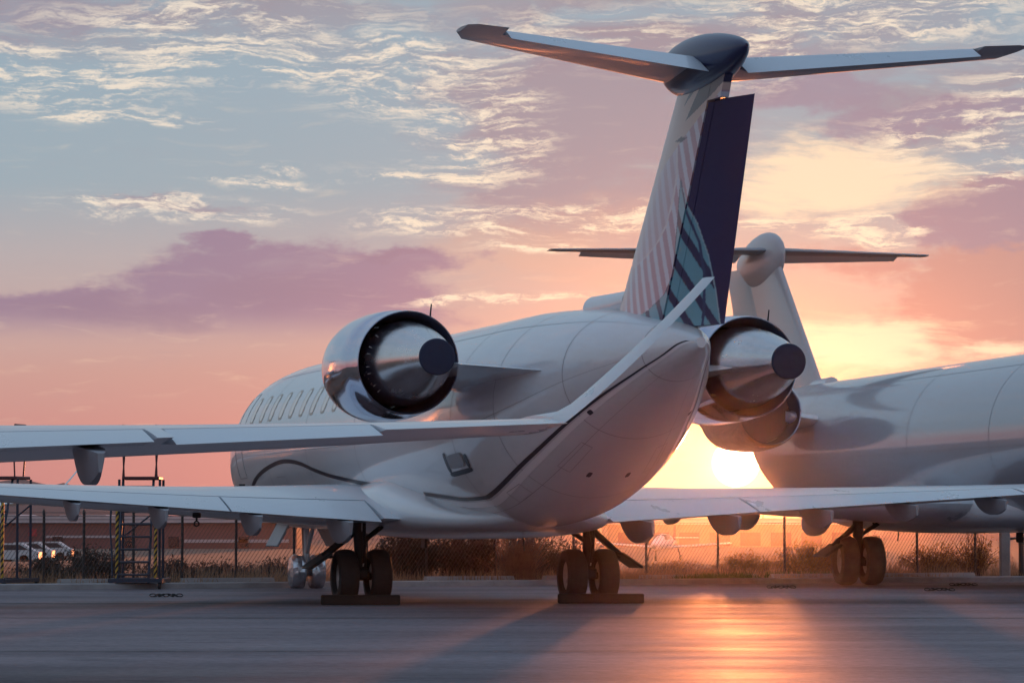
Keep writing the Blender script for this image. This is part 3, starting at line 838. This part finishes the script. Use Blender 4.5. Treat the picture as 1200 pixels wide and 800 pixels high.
xs = [-800, -400, -150, -60, -30, -15, 0, 15, 30, 60, 150, 400, 800]
ysg = [-420, -60, 0, 30, 60, 80, 95] + [100 + 5 * i for i in range(11)] + [170, 220, 300, 450, 720]
vs = [(x, y, ter(x, y) - 0.006) for y in ysg for x in xs]; nx = len(xs)
fs = [(j * nx + i, j * nx + i + 1, (j + 1) * nx + i + 1, (j + 1) * nx + i) for j in range(len(ysg) - 1) for i in range(nx - 1)]
tag(MB().add(vs, fs).build('ground', M['dirt'], smooth=60), kind='structure')
ap = MB()
N = 40
row0 = [(-110 + 220 * i / N, -60, 0.0) for i in range(N + 1)]; row1 = [(x, kerb_y(x), 0.0) for x, _, _ in row0]
ap.loft([row0, row1], False, False, closed=False)
tag(ap.build('apron', M['asphalt'], smooth=0), kind='structure')
def strip(name, pts, w, z, m):
    vs = []; fs = []
    for (x, y) in pts: vs += [(x, y - w / 2, z), (x, y + w / 2, z)]
    for i in range(len(pts) - 1): fs.append((2 * i, 2 * i + 2, 2 * i + 3, 2 * i + 1))
    return tag(MB().add(vs, fs).build(name, m, smooth=0), kind='structure')
rs = random.Random(3)
for y0, w, sl in ((46.2, 0.30, 0.10), (38.8, 0.22, 0.02), (53.0, 0.16, 0.2), (28.5, 0.07, 0.05)):
    pts = []; dy = 0
    for k in range(241):
        dy += rs.uniform(-.035, .035); dy *= .97; pts.append((-60 + .5 * k, y0 + sl * (-60 + .5 * k) * .3 + dy, w * rs.uniform(.45, 1.25)))
    vs = []; fs = []
    for (x, y, ww) in pts: vs += [(x, y - ww / 2, .004), (x, y + ww / 2, .004)]
    for k in range(240): fs.append((2 * k, 2 * k + 2, 2 * k + 3, 2 * k + 1))
    tag(MB().add(vs, fs).build('tar_seam', M['seam'], smooth=0), kind='structure')
kb = MB(); kr = []
for i in range(61):
    x = -60 + 2 * i; y = kerb_y(x)
    kr.append([(x, y, -0.05), (x, y + 0.02, 0.085), (x, y + 0.05, 0.10), (x, y + 0.32, 0.10), (x, y + 0.34, -0.05)])
tag(kb.loft(kr).build('kerb', M['concrete'], smooth=30), kind='structure')

# ---------------------------------------------------------------- far land: hills, buildings
hv = []; hf = []
HPTS = [(-900, 40), (-500, 47), (-250, 56), (-120, 50), (-40, 54), (10, 60), (28, 61), (50, 56), (62, 54), (75, 57), (88, 53), (105, 48), (125, 38), (150, 30), (190, 20), (240, 14), (320, 10), (450, 8), (620, 12), (800, 9), (1000, 12), (1300, 14), (1800, 20)]
D = 640
for (px, hpx) in HPTS:
    x = (px - 600) / FPX * D; h = hpx / FPX * D
    hv += [(x, D - 10 - 4 * h, -2.5), (x + 3, D - 2 * h, h * 0.55), (x, D, h), (x, D + 70, -2.5)]
for i in range(len(HPTS) - 1):
    for k in range(3): hf.append((4 * i + k, 4 * i + 4 + k, 4 * i + 5 + k, 4 * i + 1 + k))
tag(MB().add(hv, hf).build('hills', M['hill'], smooth=80), kind='structure')
M['red_wall'] = mat('red_brown_wall', (0.22, 0.10, 0.10), 0.85, var=0.15, vscale=0.4)  # wall colour takes in the sunset hue, shade and haze
M['fascia'] = mat('pale_fascia', (0.48, 0.42, 0.44), 0.6, var=0.1)
M['tan_wall'] = mat('tan_wall', (0.34, 0.22, 0.18), 0.85, var=0.12, vscale=0.4)
M['sign_red'] = mat('red_board', (0.45, 0.05, 0.06), 0.6)
M['white_car'] = mat('car_white', (0.55, 0.55, 0.58), 0.5)
M['car_glass'] = mat('car_glass', (0.03, 0.03, 0.04), 0.35)
def at(px, d, z=0.0): return ((px - 600) / FPX * d, d, z)
def building(name, px0, px1, d, ytop, depth, label, wallm, details):
    x0, x1 = at(px0, d)[0], at(px1, d)[0]; z0 = -1.6; z1 = H + (HOR - ytop) / FPX * d
    root = tag(empty(name, ((x0 + x1) / 2, d, z0)), label, 'building'); w = (x1 - x0); h = z1 - z0
    MB().box((0, depth / 2, h / 2), (w, depth, h)).build('wall', wallm, root, 0)
    MB().box((0, depth / 2 - 0.1, h - 0.1), (w + 0.8, depth + 0.8, 0.85)).build('fascia', M['fascia'], root, 0)
    for (a, b, zz0, zz1, nm, m) in details:
        MB().box((-w / 2 + (a + b) / 2 * w, -0.06, (zz0 + zz1) / 2 * h), ((b - a) * w, 0.3, (zz1 - zz0) * h)).build(nm, m, root, 0)
    return root
building('terminal_building', -90, 348, 400, 607.5, 30, 'long low red brown building behind the fence on the left', M['red_wall'],
         [(0.33, 0.52, 0.36, 0.44, 'awning', M['fascia']), (0.70, 0.98, 0.20, 0.31, 'awning', M['fascia']), (0.055, 0.10, 0.40, 0.52, 'awning', M['fascia'])] +
         [(0.285, 0.306, 0.42, 0.66, 'red_door', M['sign_red'])] +
         [(0.10 + 0.062 * k, 0.128 + 0.062 * k, 0.06, 0.40, 'doorway', M['glass']) for k in (4, 7, 9, 12)])
building('storage_building', 712, 1010, 430, 609.5, 30, 'long low building on the skyline right of the middle jet', M['tan_wall'],
         [(0.04 + 0.12 * k, 0.12 + 0.12 * k, 0.05, 0.55, 'roller_door', M['red_wall']) for k in range(8)])
def gabled(px0, px1, d, ytop, yeave, label):
    x0, x1 = at(px0, d)[0], at(px1, d)[0]; w = x1 - x0; z1 = H + (HOR - ytop) / FPX * d + 1.6; ze = H + (HOR - yeave) / FPX * d + 1.6
    root = tag(empty('hangar', ((x0 + x1) / 2, d, -1.6)), label, 'hangar')
    MB().box((0, 10, ze / 2), (w, 20, ze)).build('wall', M['tan_wall'], root, 0)
    MB().loft([[(-w / 2 - .3, y, ze), (w / 2 + .3, y, ze), (w * .36, y, z1), (-w * .36, y, z1)] for y in (-.3, 20.3)]).build('roof', M['fascia'], root, 0)
gabled(62, 134, 520, 603, 609, 'pale hip roofed hangar rising over the long red building')
gabled(-60, 31, 500, 602.5, 606, 'flat tan hangar behind the yellow striped steps at the left edge')

def car(px, d, label, L_=4.4, rz=0.0, h=1.45):
    x, y, _ = at(px, d); root = tag(empty('parked_car', (x, y, -1.6), rz), label, 'car', 'cars parked beyond the fence')
    b = MB(); prof = [(-L_/2, .35), (-L_/2, .85), (-L_*.28, .95), (-L_*.16, h), (L_*.26, h), (L_*.42, .98), (L_/2, .85), (L_/2, .35)]
    b.loft([[(px_, -.85, pz) for px_, pz in prof], [(px_, .85, pz) for px_, pz in prof]]).build('body', M['white_car'], root, 0)
    MB().loft([[(-L_*.24, yy, .98), (-L_*.15, yy, h - .1), (L_*.24, yy, h - .1), (L_*.36, yy, 1.0)] for yy in (-.86, .86)]).build('window', M['car_glass'], root, 0)
    for qx in (-.3, .3):
        for qy in (-.75, .75):
            MB().lathe([(-.1, .01), (-.1, .33), (.1, .33), (.1, .01)], 18, 'Y', (qx * L_, qy, .33)).build('wheel', M['rubber'], root, 40)
car(6, 236, 'white car behind the fence at the left edge', 5.0)
car(30, 250, 'white car parked just right of the leftmost car', 4.2)
car(53, 262, 'small pale car half hidden by the left bush')
def light_plane(px, d, rz, label, S=1.0):
    x, y, _ = at(px, d); root = tag(empty('light_aircraft', (x, y, -1.6), rz), label, 'airplane', 'light aircraft beyond the fence')
    prof = [(3.6, .08, 1.25), (3.2, .36, 1.2), (2.2, .50, 1.25), (0.8, .62, 1.45), (-0.6, .60, 1.45), (-2.2, .35, 1.35), (-4.2, .12, 1.4)]
    MB().loft([[(S*r*math.cos(a), S*yy, S*(zc + r*math.sin(a))) for a in [2*math.pi*k/16 for k in range(16)]] for yy, r, zc in prof]).build('fuselage', M['paint'], root, 50)
    MB().loft([[(S*sx*5.2, S*(.55 - a*1.0), S*(1.35 + bb)) for a, bb in foil(.13, 8)] if abs(sx) == 1 else [(S*sx, S*(.8 - a*1.6), S*(1.0 + bb*1.6)) for a, bb in foil(.13, 8)] for sx in (-1, 0, 1)]).build('wing', M['paint'], root, 50)
    MB().loft([[(S*sx*1.9, S*(-3.5 - a*.8), S*(1.75 + bb*.8)) for a, bb in foil(.12, 8)] for sx in (-1, 1)]).build('tailplane', M['paint'], root, 50)
    MB().loft([[(S*bb*.9, S*(y0 - a*c), S*z) for a, bb in foil(.12, 8)] for y0, c, z in ((-3.0, 1.3, 1.4), (-3.7, .7, 2.75))]).build('vertical_fin', M['red_wall'], root, 50)
    MB().loft([[(S*.63*q, S*1.7, S*1.6), (S*.63*q, S*.1, S*1.65), (S*.4*q, S*.2, S*2.0), (S*.4*q, S*1.2, S*2.0)] for q in (-1, 1)]).build('cockpit_window', M['car_glass'], root, 0)
    for (a, c) in ((-1.3, 0), (1.3, 0), (0, 2.9)):
        b = MB().tube((S*a, S*c, S*.2), (S*a*.8, S*c, S*1.1), .05*S); b.build('landing_gear', M['gear'], root)
        MB().lathe([(-.08*S, .01), (-.08*S, .22*S), (.08*S, .22*S), (.08*S, .01)], 16, 'X', (S*a, S*c, S*.22)).build('wheel', M['rubber'], root, 40)
light_plane(778, 262, R(165), 'small low wing light aircraft parked behind the fence below the jet right wing', 1.0)
for px, d, hh in ((846, 480, 20), (858, 500, 24), (894, 480, 19)):
    x, y, _ = at(px, d)
    root = tag(empty('utility_pole', (x, y, -1.6)), {846: 'thin utility pole on the skyline, first from the left of three', 858: 'tallest thin utility pole on the skyline, middle of three', 894: 'thin utility pole on the skyline nearest the sun'}[px], 'pole', 'poles on the skyline')
    z = hh / FPX * d + 2
    MB().tube((0, 0, 0), (0, 0, z), .14, .09, 8).build('post', M['gear'], root)
    MB().box((0, 0, z - .6), (2.0, .14, .14)).build('crossarm', M['gear'], root, 0)

# ---------------------------------------------------------------- the air
hz = MB().box((0, 160, 9.0), (1700, 1200, 23.2)).build('haze', None, smooth=0)
hm = bpy.data.materials.new('haze'); hm.use_nodes = True; ht = hm.node_tree; ht.nodes.clear()
pv = ht.nodes.new('ShaderNodeVolumePrincipled'); ho = ht.nodes.new('ShaderNodeOutputMaterial'); ht.links.new(pv.outputs[0], ho.inputs['Volume'])
pv.inputs['Color'].default_value = (0.95, 0.85, 0.80, 1); pv.inputs['Density'].default_value = HAZE_D; pv.inputs['Anisotropy'].default_value = HAZE_G
hz.data.materials.clear(); hz.data.materials.append(hm); tag(hz, kind='stuff')

# ---------------------------------------------------------------- fence, wheel stops, gate
M['galv'] = mat('galvanised_wire', (0.13, 0.11, 0.11), 0.6, 0.5)
M['post'] = mat('fence_post', (0.07, 0.06, 0.06), 0.6, 0.3)
def fence_y(x): return 62.6 + 0.49 * x
fx0, fx1, mz0, mz1 = -15.5, 9.15, 0.05, 1.10
def fline(u): return (u, fence_y(u))
fr = tag(empty('chain_link_fence', (0, 0, 0)), 'chain link fence with barbed wire strands along the edge of the apron', 'fence')
vs = []; fs = []
pitch = 0.066; hgt = mz1 - mz0; n = int((fx1 - fx0) / pitch)
for i in range(-int(hgt / pitch * 0.62) - 1, n + 2):
    for sg in (1, -1):
        xa = fx0 + i * pitch; xb = xa + hgt * 0.62
        za, zb = (mz0, mz1) if sg > 0 else (mz1, mz0)
        if xb < fx0 or xa > fx1: continue
        if xa < fx0: za += (zb - za) * (fx0 - xa) / (xb - xa); xa = fx0
        if xb > fx1: zb = za + (zb - za) * (fx1 - xa) / (xb - xa); xb = fx1
        o = len(vs); r = 0.0032
        for (x, z) in ((xa, za), (xb, zb)):
            y = fence_y(x) + sg * 0.004
            vs += [(x - r, y, z + r), (x + r, y, z - r), (x, y - 1.6 * r, z)]
        fs += [(o, o + 1, o + 4, o + 3), (o + 1, o + 2, o + 5, o + 4), (o + 2, o, o + 3, o + 5)]
MB().add(vs, fs).build('wire_mesh', M['galv'], fr, 0, recalc=False)
for z in (1.16, 1.22, 1.28, 1.10, 0.06):
    MB().path([(fx0, fence_y(fx0) - .02, z), (-8, fence_y(-8) - .02, z - .01), (0, fence_y(0) - .02, z), (fx1, fence_y(fx1) - .02, z)], 0.005 if z > 0.5 else 0.004, 5).build('strand', M['galv'], fr)
for px, bare in ((-60, 1), (-5, 1), (52, 1), (99, 1), (157, 1), (214, 1), (277, 1), (345, 1), (430, 1), (500, 1), (580, 1), (672, 1), (757, 1), (841, 1), (919, 1), (1000, 1), (1074, 1), (1142, 1)):
    # the post stands where the line of sight over this column meets the fence line
    k = (px - 600) / FPX; x = k * 62.6 / (1 - 0.49 * k)
    b = MB().tube((x, fence_y(x) + .03, -0.02), (x, fence_y(x) + .03, 1.30), 0.024, n=10)
    b.tube((x, fence_y(x) + .03, 1.28), (x, fence_y(x) + .03, 1.33), 0.03, 0.008, n=10)
    b.build('fence_post', M['post'], fr)
stops_ = [(68, 130), (212, 322), (497, 602), (636, 706), (749, 886), (902, 1000), (1025, 1140)]
SL = ['concrete wheel stop left of the taller yellow striped steps', 'dark concrete wheel stop just right of the taller yellow striped steps', 'pale concrete wheel stop in front of the big dark bush',
      'concrete wheel stop behind the middle jet right main wheels', 'long concrete wheel stop overgrown with green weeds', 'concrete wheel stop under the brightest part of the fence', 'concrete wheel stop right of the wrapped wheels of the far jet']
for (a, b_), lab in zip(stops_, SL):
    xs_ = []
    for px in (a, b_):
        k = (px - 600) / FPX; xs_.append(k * 60.7 / (1 - 0.49 * k))
    xa, xb = xs_; xm = (xa + xb) / 2; ym = 60.7 + .49 * xm; ln = math.hypot(xb - xa, .49 * (xb - xa)); an = math.atan(.49)
    b = MB(); prof = [(-.11, 0), (-.10, .10), (-.06, .16), (.06, .16), (.10, .10), (.11, 0)]
    b.loft([[(sx * ln / 2 - (sx * .03 if pz > .05 else 0), py, pz) for py, pz in prof] for sx in (-1, 1)])
    o = b.build('wheel_stop', M['concrete'], smooth=0); o.location = (xm, ym, 0.0); o.rotation_euler = (0, 0, an)
    tag(o, lab, 'wheel stop', 'concrete wheel stops along the fence')
x = (1174 - 600) / 61.0; y = 65.3
tag(MB().box((0, 0, .53), (.19, .19, 1.06), bev=.02).build('gate_post', M['concrete'], smooth=0, loc=(x, y, 0)), 'square grey concrete post at the right end of the fence', 'post')
gt = tag(empty('pipe_gate', (x + .3, y + .25, 0)), 'dark pipe gate with mesh panel beside the concrete post', 'gate')
MB().tube((.05, 0, 0), (.05, 0, .98), .05).tube((.05, 0, .95), (.05, 0, 1.0), .06, .03).build('hinge_post', M['post'], gt)
MB().tube((-.22, -.1, .80), (2.0, 0, .80), .022).build('rail', M['post'], gt)
MB().tube((.05, 0, .12), (2.0, 0, .12), .022).build('rail', M['post'], gt)
b = MB()
for k in range(24): b.tube((.1 + .08 * k, 0.01, .12), (.1 + .08 * k, 0.01, .80), .006, n=5)
b.build('mesh_panel', M['galv'], gt)

# ---------------------------------------------------------------- plants
M['grass_dry'] = mat('dry_grass', (0.40, 0.25, 0.16), 0.8, var=0.4, vscale=3, trans=0.45, spec=0.1)
M['grass_green'] = mat('green_weeds', (0.10, 0.13, 0.04), 0.8, var=0.3, vscale=3, trans=0.35, spec=0.1)
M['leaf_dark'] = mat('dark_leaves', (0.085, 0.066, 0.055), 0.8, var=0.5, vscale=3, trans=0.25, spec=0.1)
M['leaf_gold'] = mat('dry_leaves', (0.27, 0.17, 0.07), 0.8, var=0.4, vscale=3, trans=0.6, spec=0.1)  # gold of the low sun put into the leaf colour
M['twig'] = mat('twigs', (0.10, 0.06, 0.05), 0.9)
M['tuft'] = mat('straw_tuft', (0.30, 0.17, 0.13), 0.8, var=0.4, vscale=5, trans=0.35)
def blade(vs, fs, x, y, z, h, w, lean, yaw, rr):
    o = len(vs); dx, dy = math.cos(yaw), math.sin(yaw); lx, ly = lean * math.cos(yaw + 1.3), lean * math.sin(yaw + 1.3)
    vs += [(x - dx * w, y - dy * w, z), (x + dx * w, y + dy * w, z), (x + lx * .45 + dx * w * .7, y + ly * .45 + dy * w * .7, z + h * .6), (x + lx * .45 - dx * w * .7, y + ly * .45 - dy * w * .7, z + h * .6), (x + lx, y + ly, z + h)]
    fs += [(o, o + 1, o + 2, o + 3), (o + 3, o + 2, o + 4)]
rg = random.Random(11)
vs = []; fs = []; clump = [(rg.uniform(-15, 13), rg.uniform(.5, 7.5), rg.uniform(.5, 1.3)) for _ in range(330)]
for (cx, off, hs) in clump:
    near_right = cx > 1.6
    nb = 80 if near_right else 60
    hs *= 0.74 + 0.06 * off
    for _ in range(nb):
        x = cx + rg.gauss(0, .25); o_ = off + rg.gauss(0, .22)
        if o_ < 0.38 or (0.95 < o_ < 1.3): o_ = 0.4 + rg.random() * .35
        y = kerb_y(x) + o_
        blade(vs, fs, x, y, ter(x, y), rg.uniform(.10, .36) * hs, rg.uniform(.004, .009), rg.uniform(0, .18), rg.uniform(0, 6.28), rg)
tag(MB().add(vs, fs).build('dry_grass', M['grass_dry'], smooth=0, recalc=False), 'dry straw coloured grass along the fence line', 'grass', kind='stuff')
vs = []; fs = []
for px0, px1, off, n_, hh in ((720, 785, .45, 500, .10), (790, 890, .5, 1400, .17), (815, 880, .45, 700, .2), (900, 980, 1.35, 700, .2), (985, 1010, .5, 200, .12)):
    for _ in range(n_):
        k = (rg.uniform(px0, px1) - 600) / FPX; x = k * 60.2 / (1 - .49 * k); y = kerb_y(x) + off + rg.uniform(-.08, .35)
        blade(vs, fs, x, y, 0.0, rg.uniform(.4, 1.2) * hh, rg.uniform(.006, .012), rg.uniform(0, .12), rg.uniform(0, 6.28), rg)
tag(MB().add(vs, fs).build('green_weeds', M['grass_green'], smooth=0, recalc=False), 'low green weeds creeping over the wheel stops', 'weeds', kind='stuff')
def bush(px, d, w, h, label, leafm, nleaf=2600, ntwig=60, name='bush', lsz=(.012, .03), seed=1, open_=0.5):
    r = random.Random(seed); x, y, _ = at(px, d)
    root = tag(empty(name, (x, y, 0)), label, 'bush', 'bushes along the fence')
    b = MB(); tips = []
    for _ in range(ntwig):
        a = r.uniform(0, 6.28); rad = w / 2 * math.sqrt(r.random()); hh = h * (1 - .55 * (rad / (w / 2)) ** 2) * r.uniform(.65, 1.12)
        p0 = Vector((.25 * rad * math.cos(a), .25 * rad * math.sin(a), 0)); p2 = Vector((rad * math.cos(a), .6 * rad * math.sin(a), hh))
        p1 = (p0 + p2) / 2 + Vector((r.uniform(-.06, .06), r.uniform(-.06, .06), .12 * h))
        b.path([p0, p1, p2], [.012, .007, .003], 4); tips.append((p0, p1, p2))
    b.build('stem', M['twig'], root, 0, recalc=False)
    vs = []; fs = []
    for _ in range(nleaf):
        p0, p1, p2 = r.choice(tips); t = r.uniform(.25, 1.05)
        p = p0 * (1 - t) ** 2 + p1 * 2 * t * (1 - t) + p2 * t * t
        p = p + Vector((r.gauss(0, .055), r.gauss(0, .055), r.gauss(0, .05)))
        if p.z < .01: p.z = .01 + r.random() * .05
        sz = r.uniform(*lsz); u = Vector((r.gauss(0, 1), r.gauss(0, 1), r.gauss(0, 1))).normalized(); v = u.orthogonal().normalized()
        o = len(vs); vs += [tuple(p - u * sz * 1.6), tuple(p + v * sz * .6), tuple(p + u * sz * 1.6), tuple(p - v * sz * .6)]; fs.append((o, o + 1, o + 2, o + 3))
    MB().add(vs, fs).build('foliage', leafm, root, 0, recalc=False)
bush(62, 61.5, 1.5, .50, 'low dark bush behind the fence right of the leftmost steps', M['leaf_dark'], 2600, seed=2)
bush(112, 62.5, 1.5, .68, 'round dark bush behind the fence left of the taller steps', M['leaf_dark'], 3000, seed=3)
bush(196, 63, 1.3, .42, 'dark bush behind the fence right of the taller steps', M['leaf_dark'], 2200, seed=4)
bush(262, 63.5, 1.9, .36, 'wide low bush behind the fence under the left wing', M['leaf_dark'], 2600, seed=5)
bush(330, 64, 1.2, .4, 'low bush behind the wrapped nose wheels', M['leaf_dark'], 1800, seed=6)
bush(480, 62.4, 1.5, 1.0, 'tall dark bush beside the left main wheels of the middle jet', M['leaf_dark'], 6200, 110, seed=7, lsz=(.016, .036))
bush(548, 62.8, 1.6, 1.02, 'big dark bush under the belly of the middle jet', M['leaf_dark'], 6800, 120, seed=8, lsz=(.016, .036))
bush(618, 63.2, 1.5, .95, 'dark twiggy bush left of the right main wheels', M['leaf_dark'], 4600, 120, seed=9, lsz=(.014, .03))
bush(665, 63.6, 1.0, .8, 'dark bush hidden behind the right main wheels', M['leaf_dark'], 2600, 70, seed=10)
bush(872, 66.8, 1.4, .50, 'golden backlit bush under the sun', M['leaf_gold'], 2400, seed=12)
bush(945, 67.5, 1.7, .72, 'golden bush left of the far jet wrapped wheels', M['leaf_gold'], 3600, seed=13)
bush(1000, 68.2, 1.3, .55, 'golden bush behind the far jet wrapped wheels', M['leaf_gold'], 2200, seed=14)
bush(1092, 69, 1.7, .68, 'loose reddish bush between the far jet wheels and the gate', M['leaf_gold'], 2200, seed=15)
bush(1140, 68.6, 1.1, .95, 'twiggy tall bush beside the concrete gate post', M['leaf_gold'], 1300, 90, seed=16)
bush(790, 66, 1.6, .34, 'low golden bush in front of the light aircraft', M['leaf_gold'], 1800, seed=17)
# fountain of dry straw in front of the big bush
root = tag(empty('straw_clump', (*at(606, 61.5)[:2], 0)), 'clump of pinkish dry straw fanning upward under the belly', 'grass clump')
vs = []; fs = []; r = random.Random(21)
for _ in range(420):
    a = r.gauss(.25, .45); h = r.uniform(.3, .95); b0 = r.gauss(0, .12)
    x0, y0 = b0, r.gauss(0, .08); x1 = x0 + math.sin(a) * h * .75; z1 = math.cos(a) * h
    o = len(vs); w = r.uniform(.004, .008)
    xm, zm = x0 + (x1 - x0) * .42, z1 * .6
    vs += [(x0 - w, y0, 0), (x0 + w, y0, 0), (xm + w, y0 - .03, zm), (xm - w, y0 - .03, zm), (x1 + w * .6, y0 - .08, z1), (x1 - w * .6, y0 - .08, z1)]
    fs += [(o, o + 1, o + 2, o + 3), (o + 3, o + 2, o + 4, o + 5)]
MB().add(vs, fs).build('blades', M['tuft'], root, 0, recalc=False)

# ---------------------------------------------------------------- maintenance steps
M['yellow'] = mat('hazard_yellow', (0.60, 0.36, 0.05), 0.5)
M['black'] = mat('hazard_black', (0.02, 0.02, 0.022), 0.5)
M['steel'] = mat('dark_blue_steel', (0.035, 0.045, 0.075), 0.45, 0.2)
M['redrail'] = mat('dark_red_rail', (0.09, 0.02, 0.025), 0.5)
M['tread'] = mat('step_tread', (0.055, 0.06, 0.08), 0.5, 0.3)
def make_steps(label, loc, rz):
    root = tag(empty('maintenance_steps', loc, rz), label, 'steps', 'rolling maintenance steps')
    for sx in (-1, 1):
        b = MB(); x = sx * .32; z = .17; k = 0
        while z < 1.36:
            r0 = .026
            n = 10; rr = []
            for (zz, sl) in ((z, .035), (z + .05, .035)):
                rr.append([(x + r0 * math.cos(2 * math.pi * i / n), -.30 + r0 * math.sin(2 * math.pi * i / n), zz + sl * math.cos(2 * math.pi * i / n)) for i in range(n)])
            b.loft(rr, mi=k % 2); z += .05; k += 1
        b.build('striped_post', [M['yellow'], M['black']], root, 40)
    for k in range(8):
        z = .22 + .195 * k; y = -.30 + .085 * k
        MB().box((-.04, y, z), (.50, .17, .035), bev=.008).build('step', M['tread'], root, 0)
    for sx in (-.30, .21):
        MB().tube((sx, -.36, .10), (sx, .40, 1.72), .022).build('stringer', M['steel'], root)
    MB().box((0, .62, 1.72), (.62, .62, .05), bev=.01).build('platform', M['redrail'], root, 0)
    b = MB()
    for sx, sy in ((-.36, .34), (.32, .34), (-.36, .92), (.32, .92)):
        b.tube((sx, sy, .10), (sx, sy, 1.70), .022)
    b.tube((-.36, .92, .8), (.32, .92, 1.3), .014); b.tube((-.36, .34, .5), (-.36, .92, 1.2), .014)
    b.build('legs', M['steel'], root)
    for sx in (-.28, .27):
        b = MB().path([(sx - .0, .33, 1.74), (sx - .03, .33, 2.35), (sx - .03, .40, 2.55), (sx - .03, .86, 2.55), (sx - .03, .92, 2.45), (sx - .09, .92, 1.72)], .014, 8)
        b.tube((sx - .02, .33, 2.1), (sx - .05, .92, 2.1), .011)
        b.build('guard_rail', M['redrail'], root)
    b = MB()
    for sx in (-.42, .42): b.box((sx, .28, .13), (.05, 1.5, .06))
    for sy in (-.45, 1.0): b.box((0, sy, .132), (.86, .05, .06))
    b.box((0, -.28, .155), (.7, .3, .03)); b.build('base_frame', M['steel'], root, 0)
    for sx in (-.40, .40):
        for sy in (-.42, .96):
            c = MB().lathe([(-.02, .004), (-.02, .055), (.02, .055), (.02, .004)], 18, 'X', (sx, sy, .055)); c.box((sx, sy, .10), (.055, .06, .05)); c.build('caster', M['rubber'], root, 40)
    b = MB().path([(-.42, -.3, 1.32), (-.43, -.32, .9), (-.40, -.36, .6), (-.38, -.42, .2)], .016, 8); b.build('hand_rail', M['steel'], root)
    return root
st = make_steps('taller rolling steps with yellow and black striped posts under the left wing tip', (-6.22, 56.9, 0), 0.0)
st.scale = (1, 1, 1.07)
st2 = copy_tree(st); st2.location = (-8.62, 56.6, 0); st2.rotation_euler = (0, 0, R(-14))
st2['label'] = 'leftmost rolling steps with striped posts cut by the left edge'

# ---------------------------------------------------------------- things on the apron
M['timber'] = mat('dark_timber', (0.035, 0.028, 0.025), 0.8, var=0.4, vscale=6, bump=0.4, bscale=12, stretch=(.2, 1, 1))
ca_, sa_ = math.cos(R(15)), math.sin(R(15))
def jetpt(x, y): return (-0.49 + x * ca_ - y * sa_, 46.3 + x * sa_ + y * ca_)
for sx, lab in ((-1, 'dark timber plank chocking the left main wheels of the middle jet'), (1, 'dark timber plank chocking the right main wheels of the middle jet')):
    for yy, lab2 in ((-.50, ''),):
        x, y = jetpt(sx * 1.585 + (-.12 if sx < 0 else .03), yy)
        b = MB().box((0, 0, .065), (1.16 if sx > 0 else 1.05, .2, .13), bev=.012)
        o = b.build('wheel_chock', M['timber'], smooth=0, loc=(x, y, 0)); o.rotation_euler = (0, 0, R(2)); tag(o, lab + lab2, 'chock', 'timber chocks')
for (px, py, lab) in ((196, 699, 'dark tie down ring on the apron below the steps'), (915, 689, 'dark tie down ring left of the far jet wrapped wheels'), (1128, 686, 'dark tie down ring at right near the fence'), (1100, 692, 'dark tie down ring nearer the camera at right')):
    y = H * FPX / (py - HOR); x = (px - 600) / FPX * y
    b = MB(); r = random.Random(px)
    for k in range(7):
        cx = -.2 + .066 * k; pts = [(cx + .045 * math.cos(t), .04 * math.sin(t) + r.uniform(-.02, .02), .03 + .02 * math.sin(t + k)) for t in [2 * math.pi * q / 10 for q in range(11)]]
        b.path(pts, .008, 6)
    o = b.build('tie_down_chain', M['gear'], loc=(x, y, 0)); tag(o, lab, 'tie down', 'tie down chains on the apron')
# ---------------------------------------------------------------- labels of the other jets
tag(long_jet, 'plain white twin jet at right behind, with a wider tail and wrapped wheels', 'airplane', 'parked regional jets')
tag(near_jet, 'nearest jet, only its grey wing and upturned winglet reach in from the left', 'airplane', 'parked regional jets')
tag(far_jet, 'distant jet beyond the fence whose small wing tip shows at far left', 'airplane', 'parked regional jets')
